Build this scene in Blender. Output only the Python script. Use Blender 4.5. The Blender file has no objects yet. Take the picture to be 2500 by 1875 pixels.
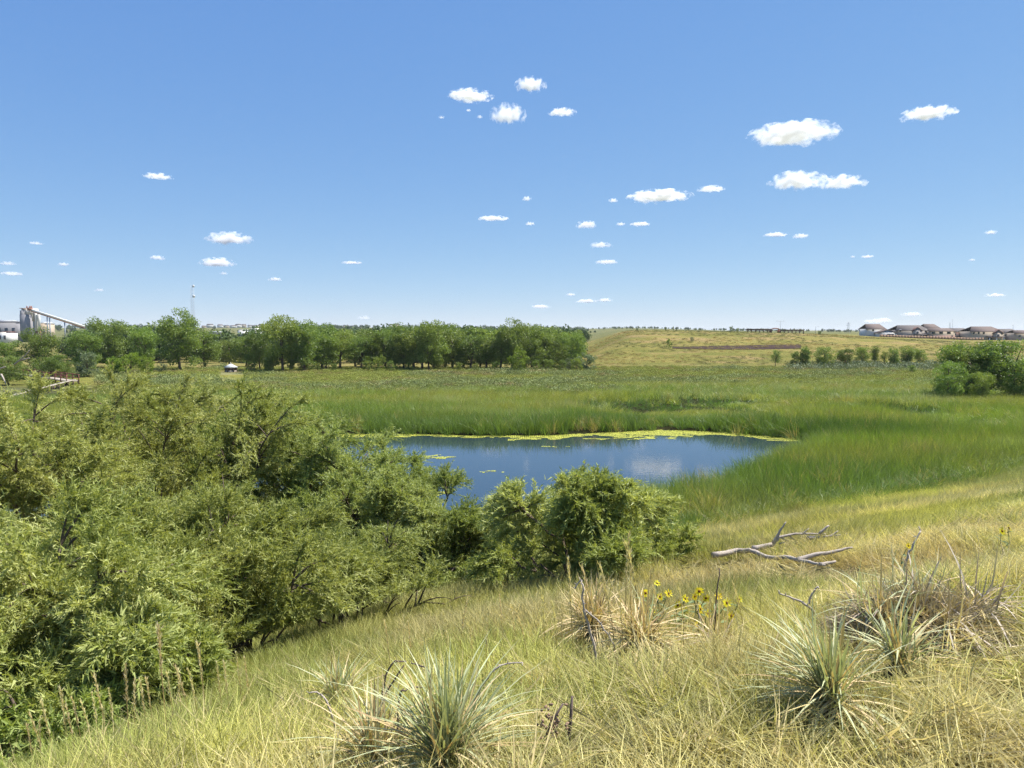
import bpy, math, random
import numpy as np
from mathutils import Vector, Matrix, Euler

R_ = math.radians
random.seed(7)
RNG = np.random.default_rng(7)
SC = bpy.context.scene
COL = SC.collection

# ------------------------------------------------------------------ camera
FPX = 1805.0                                   # focal length in photo pixels (2500 wide)
PITCH = math.atan((937.5 - 812.0) / FPX)       # looking slightly down
cam_d = bpy.data.cameras.new('camera')
cam_d.sensor_width = 36.0
cam_d.lens = 36.0 * FPX / 2500.0
cam_d.clip_start = 0.05
cam_d.clip_end = 120000.0
cam = bpy.data.objects.new('camera', cam_d)
cam.rotation_euler = (math.pi / 2 - PITCH, 0, 0)
COL.objects.link(cam)
SC.camera = cam

# ------------------------------------------------------------------ sky, sun, exposure
SUN_AZ = R_(70.0)      # clockwise from the view direction (+Y) towards +X
SUN_EL = R_(62.0)
world = bpy.data.worlds.new('World')
SC.world = world
world.use_nodes = True
wn = world.node_tree.nodes
wl = world.node_tree.links
wn.clear()
sky = wn.new('ShaderNodeTexSky')
sky.sky_type = 'NISHITA'
sky.sun_disc = False
sky.sun_elevation = SUN_EL
sky.sun_rotation = SUN_AZ
sky.altitude = 3000
sky.air_density = 1.0
sky.dust_density = 0.0
sky.ozone_density = 4.0
bg = wn.new('ShaderNodeBackground')
bg.inputs['Strength'].default_value = 0.12
wo = wn.new('ShaderNodeOutputWorld')
# grade of the whole sky: the camera's shoulder keeps the horizon from clipping
sp = wn.new('ShaderNodeSeparateColor'); cb = wn.new('ShaderNodeCombineColor')
wl.new(sky.outputs[0], sp.inputs[0])
for ch, (pw, k) in enumerate(((.76, .84), (.55, .825), (.25, .915))):
    m1 = wn.new('ShaderNodeMath'); m1.operation = 'MULTIPLY'; m1.inputs[1].default_value = 0.12
    m2 = wn.new('ShaderNodeMath'); m2.operation = 'POWER'; m2.inputs[1].default_value = pw
    m3 = wn.new('ShaderNodeMath'); m3.operation = 'MULTIPLY'; m3.inputs[1].default_value = k / 1.93 / 0.12
    wl.new(sp.outputs[ch], m1.inputs[0]); wl.new(m1.outputs[0], m2.inputs[0]); wl.new(m2.outputs[0], m3.inputs[0]); wl.new(m3.outputs[0], cb.inputs[ch])
wl.new(cb.outputs[0], bg.inputs['Color'])
wl.new(bg.outputs[0], wo.inputs['Surface'])

sun_d = bpy.data.lights.new('sun', 'SUN')
sun_d.energy = 4.6
sun_d.angle = R_(0.53)
sun_d.color = (1.0, 0.955, 0.88)
sun = bpy.data.objects.new('sun', sun_d)
to_sun = Vector((math.cos(SUN_EL) * math.sin(SUN_AZ), math.cos(SUN_EL) * math.cos(SUN_AZ), math.sin(SUN_EL)))
sun.rotation_euler = to_sun.to_track_quat('Z', 'Y').to_euler()
sun.location = (40, 0, 60)
COL.objects.link(sun)

SC.view_settings.view_transform = 'Standard'
SC.view_settings.look = 'None'
SC.view_settings.exposure = 0.95
SC.view_settings.gamma = 1.0
SC.view_settings.use_curve_mapping = False
SC.render.engine = 'CYCLES'
cy = SC.cycles
cy.use_denoising = True
cy.denoiser = 'OPENIMAGEDENOISE'
cy.denoising_input_passes = 'RGB_ALBEDO_NORMAL'
cy.denoising_prefilter = 'NONE'
cy.max_bounces = 9
cy.diffuse_bounces = 1
cy.use_light_tree = False
cy.glossy_bounces = 2
cy.transmission_bounces = 2
cy.transparent_max_bounces = 6
cy.volume_bounces = 8
cy.volume_step_rate = 0.35
cy.volume_max_steps = 256
cy.caustics_reflective = False
cy.caustics_refractive = False

# ------------------------------------------------------------------ small helpers
def ray(px, py):
    """direction (scaled to Y = 1) from the camera through a point of the photo"""
    u = (px - 1250.0) / FPX
    v = (py - 937.5) / FPX
    c, s = math.cos(PITCH), math.sin(PITCH)
    y = c - v * s
    z = -s - v * c
    return u / y, z / y

def spot(px, py, d):
    a, b = ray(px, py)
    return Vector((a * d, d, b * d))

def tag(o, label=None, cat=None, group=None, kind=None):
    if label: o['label'] = label
    if cat: o['category'] = cat
    if group: o['group'] = group
    if kind: o['kind'] = kind
    return o

def empty(name, loc, label=None, cat=None, group=None, rz=0.0):
    o = bpy.data.objects.new(name, None)
    o.empty_display_size = 0.2
    o.location = loc
    o.rotation_euler = (0, 0, rz)
    COL.objects.link(o)
    return tag(o, label, cat, group)

def mesh_np(name, V, faces, mats, midx=None, smooth=False, attrs=None):
    """faces: list of integer arrays (n,3) / (n,4)"""
    me = bpy.data.meshes.new(name)
    V = np.asarray(V, dtype=np.float32)
    me.vertices.add(len(V))
    me.vertices.foreach_set('co', V.ravel())
    faces = [np.asarray(f, dtype=np.int32) for f in faces if len(f)]
    if faces:
        tot = np.concatenate([np.full(len(f), f.shape[1], dtype=np.int32) for f in faces])
        loops = np.concatenate([f.ravel() for f in faces])
        start = np.concatenate([[0], np.cumsum(tot)[:-1]]).astype(np.int32)
        me.loops.add(len(loops))
        me.loops.foreach_set('vertex_index', loops)
        me.polygons.add(len(tot))
        me.polygons.foreach_set('loop_start', start)
        me.polygons.foreach_set('loop_total', tot)
        if midx is not None:
            me.polygons.foreach_set('material_index', np.asarray(midx, dtype=np.int32))
        if smooth:
            me.polygons.foreach_set('use_smooth', np.ones(len(tot), dtype=bool))
    for an, (ty, arr) in (attrs or {}).items():
        at = me.attributes.new(an, ty, 'POINT')
        arr = np.asarray(arr)
        if ty == 'FLOAT': at.data.foreach_set('value', arr.astype(np.float32).ravel())
        elif ty == 'INT': at.data.foreach_set('value', arr.astype(np.int32).ravel())
        elif ty == 'FLOAT_VECTOR': at.data.foreach_set('vector', arr.astype(np.float32).ravel())
        elif ty == 'FLOAT_COLOR': at.data.foreach_set('color', arr.astype(np.float32).ravel())
    for m in (mats if isinstance(mats, (list, tuple)) else [mats]):
        me.materials.append(m)
    me.update(calc_edges=True)
    me.validate()
    return me

def add(name, me, parent=None, loc=(0, 0, 0), rot=(0, 0, 0), scale=(1, 1, 1)):
    o = bpy.data.objects.new(name, me)
    o.location = loc
    o.rotation_euler = rot
    o.scale = scale
    COL.objects.link(o)
    if parent is not None: o.parent = parent
    return o

class Geo:
    """collects boxes, prisms and tubes into one mesh"""
    def __init__(s):
        s.V = []; s.Q = []; s.T = []; s.n = 0
    def _v(s, vs):
        k = s.n
        s.V.extend([tuple(v) for v in vs]); s.n += len(vs)
        return k
    def box(s, c, size, rz=0.0, M=None):
        hx, hy, hz = size[0] / 2, size[1] / 2, size[2] / 2
        vs = [Vector((x * hx, y * hy, z * hz)) for x in (-1, 1) for y in (-1, 1) for z in (-1, 1)]
        rot = M if M is not None else Matrix.Rotation(rz, 3, 'Z')
        k = s._v([rot @ v + Vector(c) for v in vs])
        for f in ((0, 1, 3, 2), (4, 6, 7, 5), (0, 4, 5, 1), (2, 3, 7, 6), (0, 2, 6, 4), (1, 5, 7, 3)):
            s.Q.append([k + i for i in f])
        return s
    def bar(s, a, b, w, h=None):
        a = Vector(a); b = Vector(b)
        q = (b - a).to_track_quat('Z', 'Y').to_matrix()
        return s.box((a + b) / 2, (w, h or w, (b - a).length), M=q)
    def tube(s, pts, radii, k=6, cap=True):
        pts = [Vector(p) for p in pts]
        rings = []
        up = Vector((0.13, 0.97, 0.21)).normalized()
        for i, p in enumerate(pts):
            t = (pts[min(i + 1, len(pts) - 1)] - pts[max(i - 1, 0)])
            t = t.normalized() if t.length > 1e-9 else Vector((0, 0, 1))
            u = t.cross(up)
            if u.length < 0.05: u = t.cross(Vector((1, 0, 0)))
            u.normalize(); w = t.cross(u)
            r = radii[i] if hasattr(radii, '__len__') else radii
            rings.append(s._v([p + u * (math.cos(2 * math.pi * j / k) * r) + w * (math.sin(2 * math.pi * j / k) * r) for j in range(k)]))
        for i in range(len(pts) - 1):
            a, b = rings[i], rings[i + 1]
            for j in range(k):
                s.Q.append([a + j, a + (j + 1) % k, b + (j + 1) % k, b + j])
        if cap:
            for r0, p, rev in ((rings[0], pts[0], True), (rings[-1], pts[-1], False)):
                c = s._v([p])
                for j in range(k):
                    s.T.append([c, r0 + (j + 1) % k, r0 + j] if rev else [c, r0 + j, r0 + (j + 1) % k])
        return s
    def poly(s, vs, faces):
        k = s._v(vs)
        for f in faces:
            if len(f) == 4: s.Q.append([k + i for i in f])
            else: s.T.append([k + i for i in f])
        return s
    def mesh(s, name, m, smooth=False):
        return mesh_np(name, np.array(s.V), [np.array(s.Q, dtype=np.int32).reshape(-1, 4), np.array(s.T, dtype=np.int32).reshape(-1, 3)], m, smooth=smooth)
    def obj(s, name, m, parent=None, loc=(0, 0, 0), smooth=False):
        return add(name, s.mesh(name, m, smooth), parent, loc)

# value noise -------------------------------------------------------
def _hash(ix, iy, seed):
    h = (ix.astype(np.int64) * 374761393 + iy.astype(np.int64) * 668265263 + seed * 1442695041) & 0xFFFFFFFF
    h = ((h ^ (h >> 13)) * 1274126177) & 0xFFFFFFFF
    h = h ^ (h >> 16)
    return (h & 0xFFFFFF) / float(0xFFFFFF)

def vnoise(x, y, seed=0):
    x = np.asarray(x, dtype=np.float64); y = np.asarray(y, dtype=np.float64)
    ix = np.floor(x); iy = np.floor(y)
    fx = x - ix; fy = y - iy
    fx = fx * fx * (3 - 2 * fx); fy = fy * fy * (3 - 2 * fy)
    a = _hash(ix, iy, seed); b = _hash(ix + 1, iy, seed)
    c = _hash(ix, iy + 1, seed); d = _hash(ix + 1, iy + 1, seed)
    return (a * (1 - fx) + b * fx) * (1 - fy) + (c * (1 - fx) + d * fx) * fy

def fbm(x, y, seed=0, oct=4):
    s = 0.0; a = 0.5; tot = 0.0
    for i in range(oct):
        s = s + a * vnoise(np.asarray(x) * 2 ** i, np.asarray(y) * 2 ** i, seed + 17 * i)
        tot += a; a *= 0.5
    return s / tot

def sstep(a, b, x):
    t = np.clip((np.asarray(x, dtype=np.float64) - a) / (b - a), 0, 1)
    return t * t * (3 - 2 * t)

# ------------------------------------------------------------------ the lie of the land
POND = np.array([(-34, 60), (-22, 63), (-12, 66.0), (-4, 64.3), (3, 64.4), (8, 66.2), (14, 68.2), (19.5, 66.5), (26.0, 60.5),
                 (20.0, 52.0), (13.4, 43.2), (7.6, 38.2), (3, 34.8), (-1.5, 32.2), (-8, 29.6), (-16, 27.5), (-28, 28), (-40, 36), (-44, 50)], dtype=float)

def pond_sd(x, y):
    """signed distance to the pond edge, negative inside"""
    x = np.asarray(x, dtype=np.float64); y = np.asarray(y, dtype=np.float64)
    n = len(POND)
    best = np.full(x.shape, 1e9); ins = np.zeros(x.shape, dtype=bool)
    for i in range(n):
        ax, ay = POND[i]; bx, by = POND[(i + 1) % n]
        ex, ey = bx - ax, by - ay
        t = np.clip(((x - ax) * ex + (y - ay) * ey) / (ex * ex + ey * ey), 0, 1)
        best = np.minimum(best, np.hypot(x - ax - t * ex, y - ay - t * ey))
        cr = ((ay > y) != (by > y)) & (x < (bx - ax) * (y - ay) / (by - ay + 1e-12) + ax)
        ins ^= cr
    return np.where(ins, -best, best)

def pond_edge(x, y):
    return pond_sd(x, y) + (fbm(np.asarray(x) * 0.35, np.asarray(y) * 0.35, 91, 3) - 0.5) * 2.4

TT = [-60, -20, -6, 0, 1.5, 3, 5, 7, 10, 16, 22, 24.5, 28]
TZ = [2.0, 0.2, -1.25, -1.6, -1.74, -2.02, -2.65, -3.32, -4.35, -6.4, -8.4, -8.8, -8.85]
HA = [-.3, .1, .17, .25, .305, .36, .415, .46, .5, .55, .62, .7, 1.2]
HZ = [.8, .8, .8, .66, .16, -.33, -.83, -1.6, -2.4, -3.3, -4.2, -4.6, -5]

def ground(x, y):
    x = np.asarray(x, dtype=np.float64); y = np.asarray(y, dtype=np.float64)
    t = -0.5 * x + 0.866 * y
    z = np.interp(t, TT, TZ)
    near = 1 - sstep(18, 26, t)
    z = z + near * ((fbm(x * 0.55, y * 0.55, 3, 3) - 0.5) * 0.34 * sstep(1.5, 5, np.hypot(x, y)) + (fbm(x * 0.13, y * 0.13, 5, 2) - 0.5) * 0.5 * sstep(6, 14, np.hypot(x, y)))
    z = z - 0.55 * sstep(1.8, 6.0, -x) * near * (1 - sstep(10, 17, t)) * (y > 0)
    # meadow and cottonwood flat
    z = z + 0.35 * sstep(112, 160, y) * (1 - near)
    z = z + (fbm(x * 0.06, y * 0.06, 8, 3) - 0.5) * 0.3 * (1 - near)
    # hill to the right
    yy = np.maximum(y, 1.0)
    a = x / yy
    zc = np.interp(a, HA, HZ)
    hf = sstep(0.08, 0.165, a + (fbm(x * .03, y * .03, 21, 2) - .5) * .02) * (y > 20)
    ramp = 0.12 * sstep(160, 215, y) + 0.88 * (0.45 * sstep(185, 305, y) + 0.55 * np.clip((y - 195) / 105, 0, 1))
    und = (fbm(x * 0.035, y * 0.05, 33, 4) - 0.5) * 2.2 * sstep(190, 235, y) * (1 - 0.7 * sstep(285, 330, y))
    z = z + hf * ((zc + 8.5) * ramp + und)
    # far country rises to a low ridge
    far = 25.0 * sstep(350, 2600, y) * np.interp(a, [-1, -.35, 0, .12, .3], [1.05, 1.0, .86, .7, .2])
    z = z + far + (fbm(x * .002, y * .002, 44, 3) - .5) * 9 * sstep(800, 2500, y)
    # pond bed
    e = pond_sd(x, y)
    inreg = (np.abs(x) < 60) & (y > 20) & (y < 80)
    z = np.where(inreg, z - 1.2 * sstep(0.6, -2.0, e), z)
    return z

def gz(x, y): return float(ground(np.array([x]), np.array([y]))[0])

def hit(px, py, d0=2.0, d1=900.0):
    """point of the land seen at a photo point"""
    a, b = ray(px, py)
    ds = np.concatenate([np.arange(d0, 60, 0.05), np.arange(60, d1, 0.5)]) if d1 > 60 else np.arange(d0, d1, 0.03)
    g = ground(a * ds, ds)
    below = np.nonzero(b * ds < g)[0]
    d = ds[below[0]] if len(below) else d1
    return Vector((a * d, d, gz(a * d, d)))

def on(px, d):
    a, _ = ray(px, 812)
    x = (px - 1250.0) / FPX * d
    return Vector((x, d, gz(x, d)))

# ------------------------------------------------------------------ materials
def nt(m):
    m.use_nodes = True
    t = m.node_tree
    t.nodes.clear()
    return t, t.nodes, t.links

def mix_rgb(N, L, a, b, fac, blend='MIX'):
    n = N.new('ShaderNodeMix'); n.data_type = 'RGBA'; n.blend_type = blend
    for sock, v in ((n.inputs[0], fac), (n.inputs[6], a), (n.inputs[7], b)):
        if hasattr(v, 'links') or isinstance(v, bpy.types.NodeSocket): L.new(v, sock)
        else: sock.default_value = v if not isinstance(v, tuple) else (*v[:3], 1.0)
    return n.outputs[2]

def plain(name, col, rough=0.8, noise=0.25, scale=3.0, spec=0.3, metal=0.0, bump=0.0):
    m = bpy.data.materials.new(name)
    t, N, L = nt(m)
    out = N.new('ShaderNodeOutputMaterial'); p = N.new('ShaderNodeBsdfPrincipled')
    tc = N.new('ShaderNodeTexCoord'); nz = N.new('ShaderNodeTexNoise')
    nz.inputs['Scale'].default_value = scale; nz.inputs['Detail'].default_value = 5
    L.new(tc.outputs['Object'], nz.inputs['Vector'])
    lo = tuple(c * (1 - noise) for c in col); hi = tuple(min(1, c * (1 + noise)) for c in col)
    c = mix_rgb(N, L, lo, hi, nz.outputs[0])
    L.new(c, p.inputs['Base Color'])
    p.inputs['Roughness'].default_value = rough
    p.inputs['Metallic'].default_value = metal
    p.inputs['Specular IOR Level'].default_value = spec
    if bump:
        b = N.new('ShaderNodeBump'); b.inputs['Strength'].default_value = bump; b.inputs['Distance'].default_value = 0.02
        L.new(nz.outputs[0], b.inputs['Height']); L.new(b.outputs[0], p.inputs['Normal'])
    L.new(p.outputs[0], out.inputs[0])
    return m

def leafmat(name, cols, trans=0.35, rough=0.5, spec=0.35, tint=None, objvar=0.25, tipcol=None, tcol=(1.25, 1.2, 0.6)):
    """cols: dark, mid, light; varied by the attribute var and by object; tint='INSTANCER' multiplies an instance colour"""
    m = bpy.data.materials.new(name)
    t, N, L = nt(m)
    out = N.new('ShaderNodeOutputMaterial')
    at = N.new('ShaderNodeAttribute'); at.attribute_name = 'var'
    rp = N.new('ShaderNodeValToRGB')
    rp.color_ramp.elements[0].color = (*cols[0], 1); rp.color_ramp.elements[1].color = (*cols[2], 1)
    e = rp.color_ramp.elements.new(0.5); e.color = (*cols[1], 1)
    L.new(at.outputs['Fac'], rp.inputs[0])
    c = rp.outputs[0]
    if tipcol:
        ah = N.new('ShaderNodeAttribute'); ah.attribute_name = 'hgt'
        c = mix_rgb(N, L, c, tipcol, ah.outputs['Fac'])
    if tint:
        ti = N.new('ShaderNodeAttribute'); ti.attribute_type = 'INSTANCER'; ti.attribute_name = 'tint'
        c = mix_rgb(N, L, c, ti.outputs['Color'], 1.0, 'MULTIPLY')
    elif objvar:
        oi = N.new('ShaderNodeObjectInfo')
        mr = N.new('ShaderNodeMapRange'); mr.inputs[3].default_value = 1 - objvar; mr.inputs[4].default_value = 1 + objvar
        L.new(oi.outputs['Random'], mr.inputs[0])
        hs = N.new('ShaderNodeHueSaturation'); L.new(mr.outputs[0], hs.inputs['Value'])
        mr2 = N.new('ShaderNodeMapRange'); mr2.inputs[3].default_value = 0.485; mr2.inputs[4].default_value = 0.515
        wn_ = N.new('ShaderNodeTexWhiteNoise'); wn_.noise_dimensions = '1D'; L.new(oi.outputs['Random'], wn_.inputs['W'])
        L.new(wn_.outputs['Value'], mr2.inputs[0]); L.new(mr2.outputs[0], hs.inputs['Hue'])
        L.new(c, hs.inputs['Color']); c = hs.outputs[0]
    p = N.new('ShaderNodeBsdfPrincipled')
    p.inputs['Roughness'].default_value = rough; p.inputs['Specular IOR Level'].default_value = spec
    L.new(c, p.inputs['Base Color'])
    tr = N.new('ShaderNodeBsdfTranslucent')
    L.new(mix_rgb(N, L, c, tcol, 1.0, 'MULTIPLY'), tr.inputs['Color'])
    ms = N.new('ShaderNodeMixShader'); ms.inputs[0].default_value = trans
    L.new(p.outputs[0], ms.inputs[1]); L.new(tr.outputs[0], ms.inputs[2])
    L.new(ms.outputs[0], out.inputs[0])
    return m

M = {}
M['willow'] = leafmat('willow_leaf', ((.18, .225, .052), (.345, .395, .112), (.535, .565, .235)), 0.38, 0.5, 0.3, objvar=0.10)
M['cotton'] = leafmat('cottonwood_leaf', ((.10, .155, .026), (.185, .26, .05), (.28, .345, .10)), 0.42, 0.45, 0.4, objvar=0.22)
M['lime'] = leafmat('lime_leaf', ((.12, .20, .02), (.20, .30, .03), (.28, .37, .06)), 0.35, 0.5, 0.3, objvar=0.12)
M['greyleaf'] = leafmat('grey_leaf', ((.12, .16, .075), (.19, .24, .12), (.27, .32, .18)), 0.3, 0.5, 0.3, objvar=0.12)
M['conifer'] = leafmat('conifer_needle', ((.03, .055, .028), (.05, .085, .045), (.09, .13, .08)), 0.12, 0.6, 0.2, objvar=0.15)
M['bark'] = plain('bark', (.13, .10, .075), 0.9, 0.45, 6, 0.1, bump=0.6)
M['deadwood'] = plain('dead_wood', (.42, .36, .30), 0.85, 0.35, 14, 0.15, bump=0.6)
M['darkdead'] = plain('dark_dead_wood', (.16, .12, .10), 0.9, 0.4, 20, 0.1, bump=0.5)
M['cattail'] = leafmat('cattail_blade', ((.75, .75, .75), (1.25, 1.25, 1.25), (1.75, 1.75, 1.6)), 0.38, 0.45, 0.35, tint=True, tipcol=(1.15, 1.1, .85))
M['grass'] = leafmat('grass_blade', ((.65, .65, .62), (1.15, 1.15, 1.15), (1.5, 1.5, 1.45)), 0.42, 0.55, 0.3, tint=True, tcol=(1.1, 1.05, .7))
M['scrub'] = leafmat('scrub_leaf', ((.7, .7, .7), (1, 1, 1), (1.3, 1.3, 1.3)), 0.2, 0.6, 0.2, tint=True)

# ------------------------------------------------------------------ ground sheet
def ground_sheet():
    rs = [0.02, .4, .8]
    r = 1.2
    while r < 9000:
        if r < 24: st = max(0.12, r * 0.03)
        elif r < 115: st = 0.75
        elif r < 180: st = 1.6
        elif r < 330: st = 1.6
        else: st = r * 0.035
        rs.append(r); r += st
    rs.append(9000.0)
    rs = np.array(rs)
    front = np.arange(-46, 46.01, 0.33)
    rest = np.arange(50, 314, 4.0)
    an = np.radians(np.concatenate([front, rest]))
    A, Rr = np.meshgrid(an, rs)
    X = Rr * np.sin(A); Y = Rr * np.cos(A)
    Z = ground(X, Y)
    n = len(an); k = len(rs)
    i = np.arange(k - 1)[:, None] * n; j = np.arange(n)[None, :]; j2 = (j + 1) % n
    F = np.stack([i + j, i + j2, i + n + j2, i + n + j], -1).reshape(-1, 4)
    x = X.ravel(); y = Y.ravel(); t = -0.5 * x + 0.866 * y
    C = np.zeros((len(x), 3))
    straw = np.array([.36, .29, .16]); olive = np.array([.24, .21, .085]); brown = np.array([.17, .115, .06])
    f1 = fbm(x * .5, y * .5, 60, 4)[:, None]
    slope = straw * (1 - sstep(.35, .7, f1)) + olive * sstep(.35, .7, f1)
    f2 = fbm(x * .05, y * .11, 61, 4)[:, None]; f3 = fbm(x * .02, y * .06, 62, 4)[:, None]
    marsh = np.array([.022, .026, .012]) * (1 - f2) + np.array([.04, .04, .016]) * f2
    meadow = np.array([.20, .20, .055]) * (1 - sstep(.4, .62, f2)) + np.array([.22, .23, .13]) * sstep(.4, .62, f2)
    under = np.array([.27, .23, .09]) * (1 - f2) + np.array([.15, .15, .06]) * f2
    h1 = fbm(x * .03, y * .055, 63, 5)[:, None]; h2 = fbm(x * .09, y * .16, 64, 4)[:, None]
    hill = np.array([.225, .20, .068]) * (1 - sstep(.35, .6, h1)) + np.array([.17, .165, .05]) * sstep(.35, .6, h1)
    hill = hill * (1 - .55 * sstep(.52, .72, h2)) + np.array([.30, .21, .12]) * .55 * sstep(.52, .72, h2)
    farc = np.array([.09, .11, .045]) * (1 - f3) + np.array([.19, .18, .08]) * f3
    nearw = (1 - sstep(21, 25, t))[:, None]
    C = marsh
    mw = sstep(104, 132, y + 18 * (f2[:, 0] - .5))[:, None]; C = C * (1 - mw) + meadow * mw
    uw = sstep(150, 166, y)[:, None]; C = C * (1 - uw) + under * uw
    a = x / np.maximum(y, 1)
    hw = (sstep(.065, .11, a) * sstep(165, 188, y + 30 * (f3[:, 0] - .5)))[:, None]; C = C * (1 - hw) + hill * hw
    fw = sstep(420, 620, y)[:, None]; C = C * (1 - fw) + farc * fw
    bk = (y < 25)[:, None] | (nearw > 0)
    C = np.where(bk, C * (1 - nearw) + slope * nearw, C)
    col = np.concatenate([C, np.ones((len(x), 1))], 1)
    m = bpy.data.materials.new('earth_and_grass')
    tt, N, L = nt(m)
    out = N.new('ShaderNodeOutputMaterial'); p = N.new('ShaderNodeBsdfPrincipled')
    at = N.new('ShaderNodeAttribute'); at.attribute_name = 'zone'
    tc = N.new('ShaderNodeTexCoord')
    n1 = N.new('ShaderNodeTexNoise'); n1.inputs['Scale'].default_value = 1.3; n1.inputs['Detail'].default_value = 8; n1.inputs['Roughness'].default_value = .7
    n2 = N.new('ShaderNodeTexNoise'); n2.inputs['Scale'].default_value = 0.22; n2.inputs['Detail'].default_value = 7; n2.inputs['Roughness'].default_value = .65
    L.new(tc.outputs['Object'], n1.inputs['Vector']); L.new(tc.outputs['Object'], n2.inputs['Vector'])
    c = mix_rgb(N, L, (.45, .48, .42), (1.55, 1.5, 1.5), n1.outputs[0])
    c = mix_rgb(N, L, at.outputs['Color'], c, 1.0, 'MULTIPLY')
    r2 = N.new('ShaderNodeValToRGB'); r2.color_ramp.elements[0].position = .35; r2.color_ramp.elements[1].position = .68
    r2.color_ramp.elements[0].color = (.72, .80, .62, 1); r2.color_ramp.elements[1].color = (1.22, 1.10, 1.05, 1)
    L.new(n2.outputs[0], r2.inputs[0])
    c = mix_rgb(N, L, c, r2.outputs[0], 1.0, 'MULTIPLY')
    L.new(c, p.inputs['Base Color']); p.inputs['Roughness'].default_value = .95; p.inputs['Specular IOR Level'].default_value = .05
    b = N.new('ShaderNodeBump'); b.inputs['Strength'].default_value = 1.0; b.inputs['Distance'].default_value = .5
    L.new(n1.outputs[0], b.inputs['Height']); L.new(b.outputs[0], p.inputs['Normal'])
    L.new(p.outputs[0], out.inputs[0])
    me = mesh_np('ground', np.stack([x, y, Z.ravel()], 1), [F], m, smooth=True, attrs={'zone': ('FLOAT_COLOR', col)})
    tag(add('ground', me), kind='structure')
ground_sheet()

# ------------------------------------------------------------------ pond
WATER_Z = -9.0
def pond():
    m = bpy.data.materials.new('pond_water')
    t, N, L = nt(m)
    out = N.new('ShaderNodeOutputMaterial'); p = N.new('ShaderNodeBsdfPrincipled')
    p.inputs['Base Color'].default_value = (.020, .036, .050, 1); p.inputs['Roughness'].default_value = .04; p.inputs['IOR'].default_value = 1.42
    p.inputs['Specular IOR Level'].default_value = 0.5
    tc = N.new('ShaderNodeTexCoord'); mp = N.new('ShaderNodeMapping'); mp.inputs['Scale'].default_value = (1, 2.2, 1)
    n = N.new('ShaderNodeTexNoise'); n.inputs['Scale'].default_value = 1.6; n.inputs['Detail'].default_value = 4
    L.new(tc.outputs['Object'], mp.inputs[0]); L.new(mp.outputs[0], n.inputs['Vector'])
    b = N.new('ShaderNodeBump'); b.inputs['Strength'].default_value = .05; b.inputs['Distance'].default_value = .05
    L.new(n.outputs[0], b.inputs['Height']); L.new(b.outputs[0], p.inputs['Normal'])
    L.new(p.outputs[0], out.inputs[0])
    xs = np.arange(-52, 30, 2.0); ys = np.arange(22, 76, 2.0)
    X, Y = np.meshgrid(xs, ys)
    V = np.stack([X.ravel(), Y.ravel(), np.full(X.size, WATER_Z)], 1)
    n_ = len(xs); i = np.arange(len(ys) - 1)[:, None] * n_; j = np.arange(n_ - 1)[None, :]
    F = np.stack([i + j, i + j + 1, i + n_ + j + 1, i + n_ + j], -1).reshape(-1, 4)
    me = mesh_np('pond_water', V, [F], m)
    tag(add('water', me), kind='structure')
    # floating algae along the far shore and in drifts
    m2 = plain('algae_mat', (.36, .37, .05), .7, .35, 2.5, .3)
    st = 0.11
    xs = np.arange(-46, 24, st * 1.6); ys = np.arange(36, 69.5, st)
    X, Y = np.meshgrid(xs, ys)
    e = pond_edge(X, Y)
    depth = -e
    wob = fbm(X * .22, Y * .3, 71, 3)
    fine = fbm(X * 1.1, Y * 2.0, 72, 4)
    far = sstep(44, 52, Y)
    wid = np.interp(X, [-46, -14, -8, -2, 2, 5, 7.5, 10, 14, 17, 20, 23], [2.5, 2.4, 1.9, 1.7, 2.8, 3.0, 1.9, 4.6, 5.6, 3.4, 2.4, 2.2])
    mask = (depth > -1.2) & (far > .5) & ~((Y < 58.5) & (X > 8)) & (depth < wid * (.35 + 1.1 * wob)) & (fine > .20 + .36 * np.clip(depth / wid, 0, 1.3))
    # loose drifts further out
    def drift(cx, cy, rx, ry, th):
        q = np.exp(-(((X - cx) / rx) ** 2 + ((Y - cy) / ry) ** 2))
        return (q * fbm(X * 1.6, Y * 2.6, 73, 4) > th) & (depth > .5)
    for a_ in ((-9.0, 51.5, 2.0, 1.6, .47), (-5.6, 53, 2.6, 1.5, .45), (-7.5, 43.5, 1.4, 1.0, .53), (8, 62.2, 5, .8, .44), (-1, 47.5, 3.5, 1.5, .56), (-4, 41, 3, 1.5, .56), (3, 58, 3.0, .8, .54)):
        mask |= drift(*a_)
    jj, ii = np.nonzero(mask)
    bx = X[jj, ii] + RNG.uniform(-.03, .03, len(ii)); by = Y[jj, ii] + RNG.uniform(-.02, .02, len(ii))
    k = len(bx)
    hx, hy = st * .8 * RNG.uniform(.85, 1.15, k), st * .5 * RNG.uniform(.85, 1.15, k)
    V = np.stack([np.stack([bx + sx * hx, by + sy * hy, np.full(k, WATER_Z + .006) + RNG.uniform(0, .012, k)], 1) for sx, sy in ((-1, -.6), (0, -1), (1, -.5), (1, .6), (0, 1), (-1, .5))], 1).reshape(-1, 3)
    o = np.arange(k)[:, None] * 6
    F = np.concatenate([o + np.array([[0, 1, 2, 3]]), o + np.array([[0, 3, 4, 5]])])
    tag(add('floating_algae', mesh_np('floating_algae', V, [F], m2)), 'yellow green algae floating along the far shore of the pond', 'algae', kind='stuff')
pond()

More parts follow.
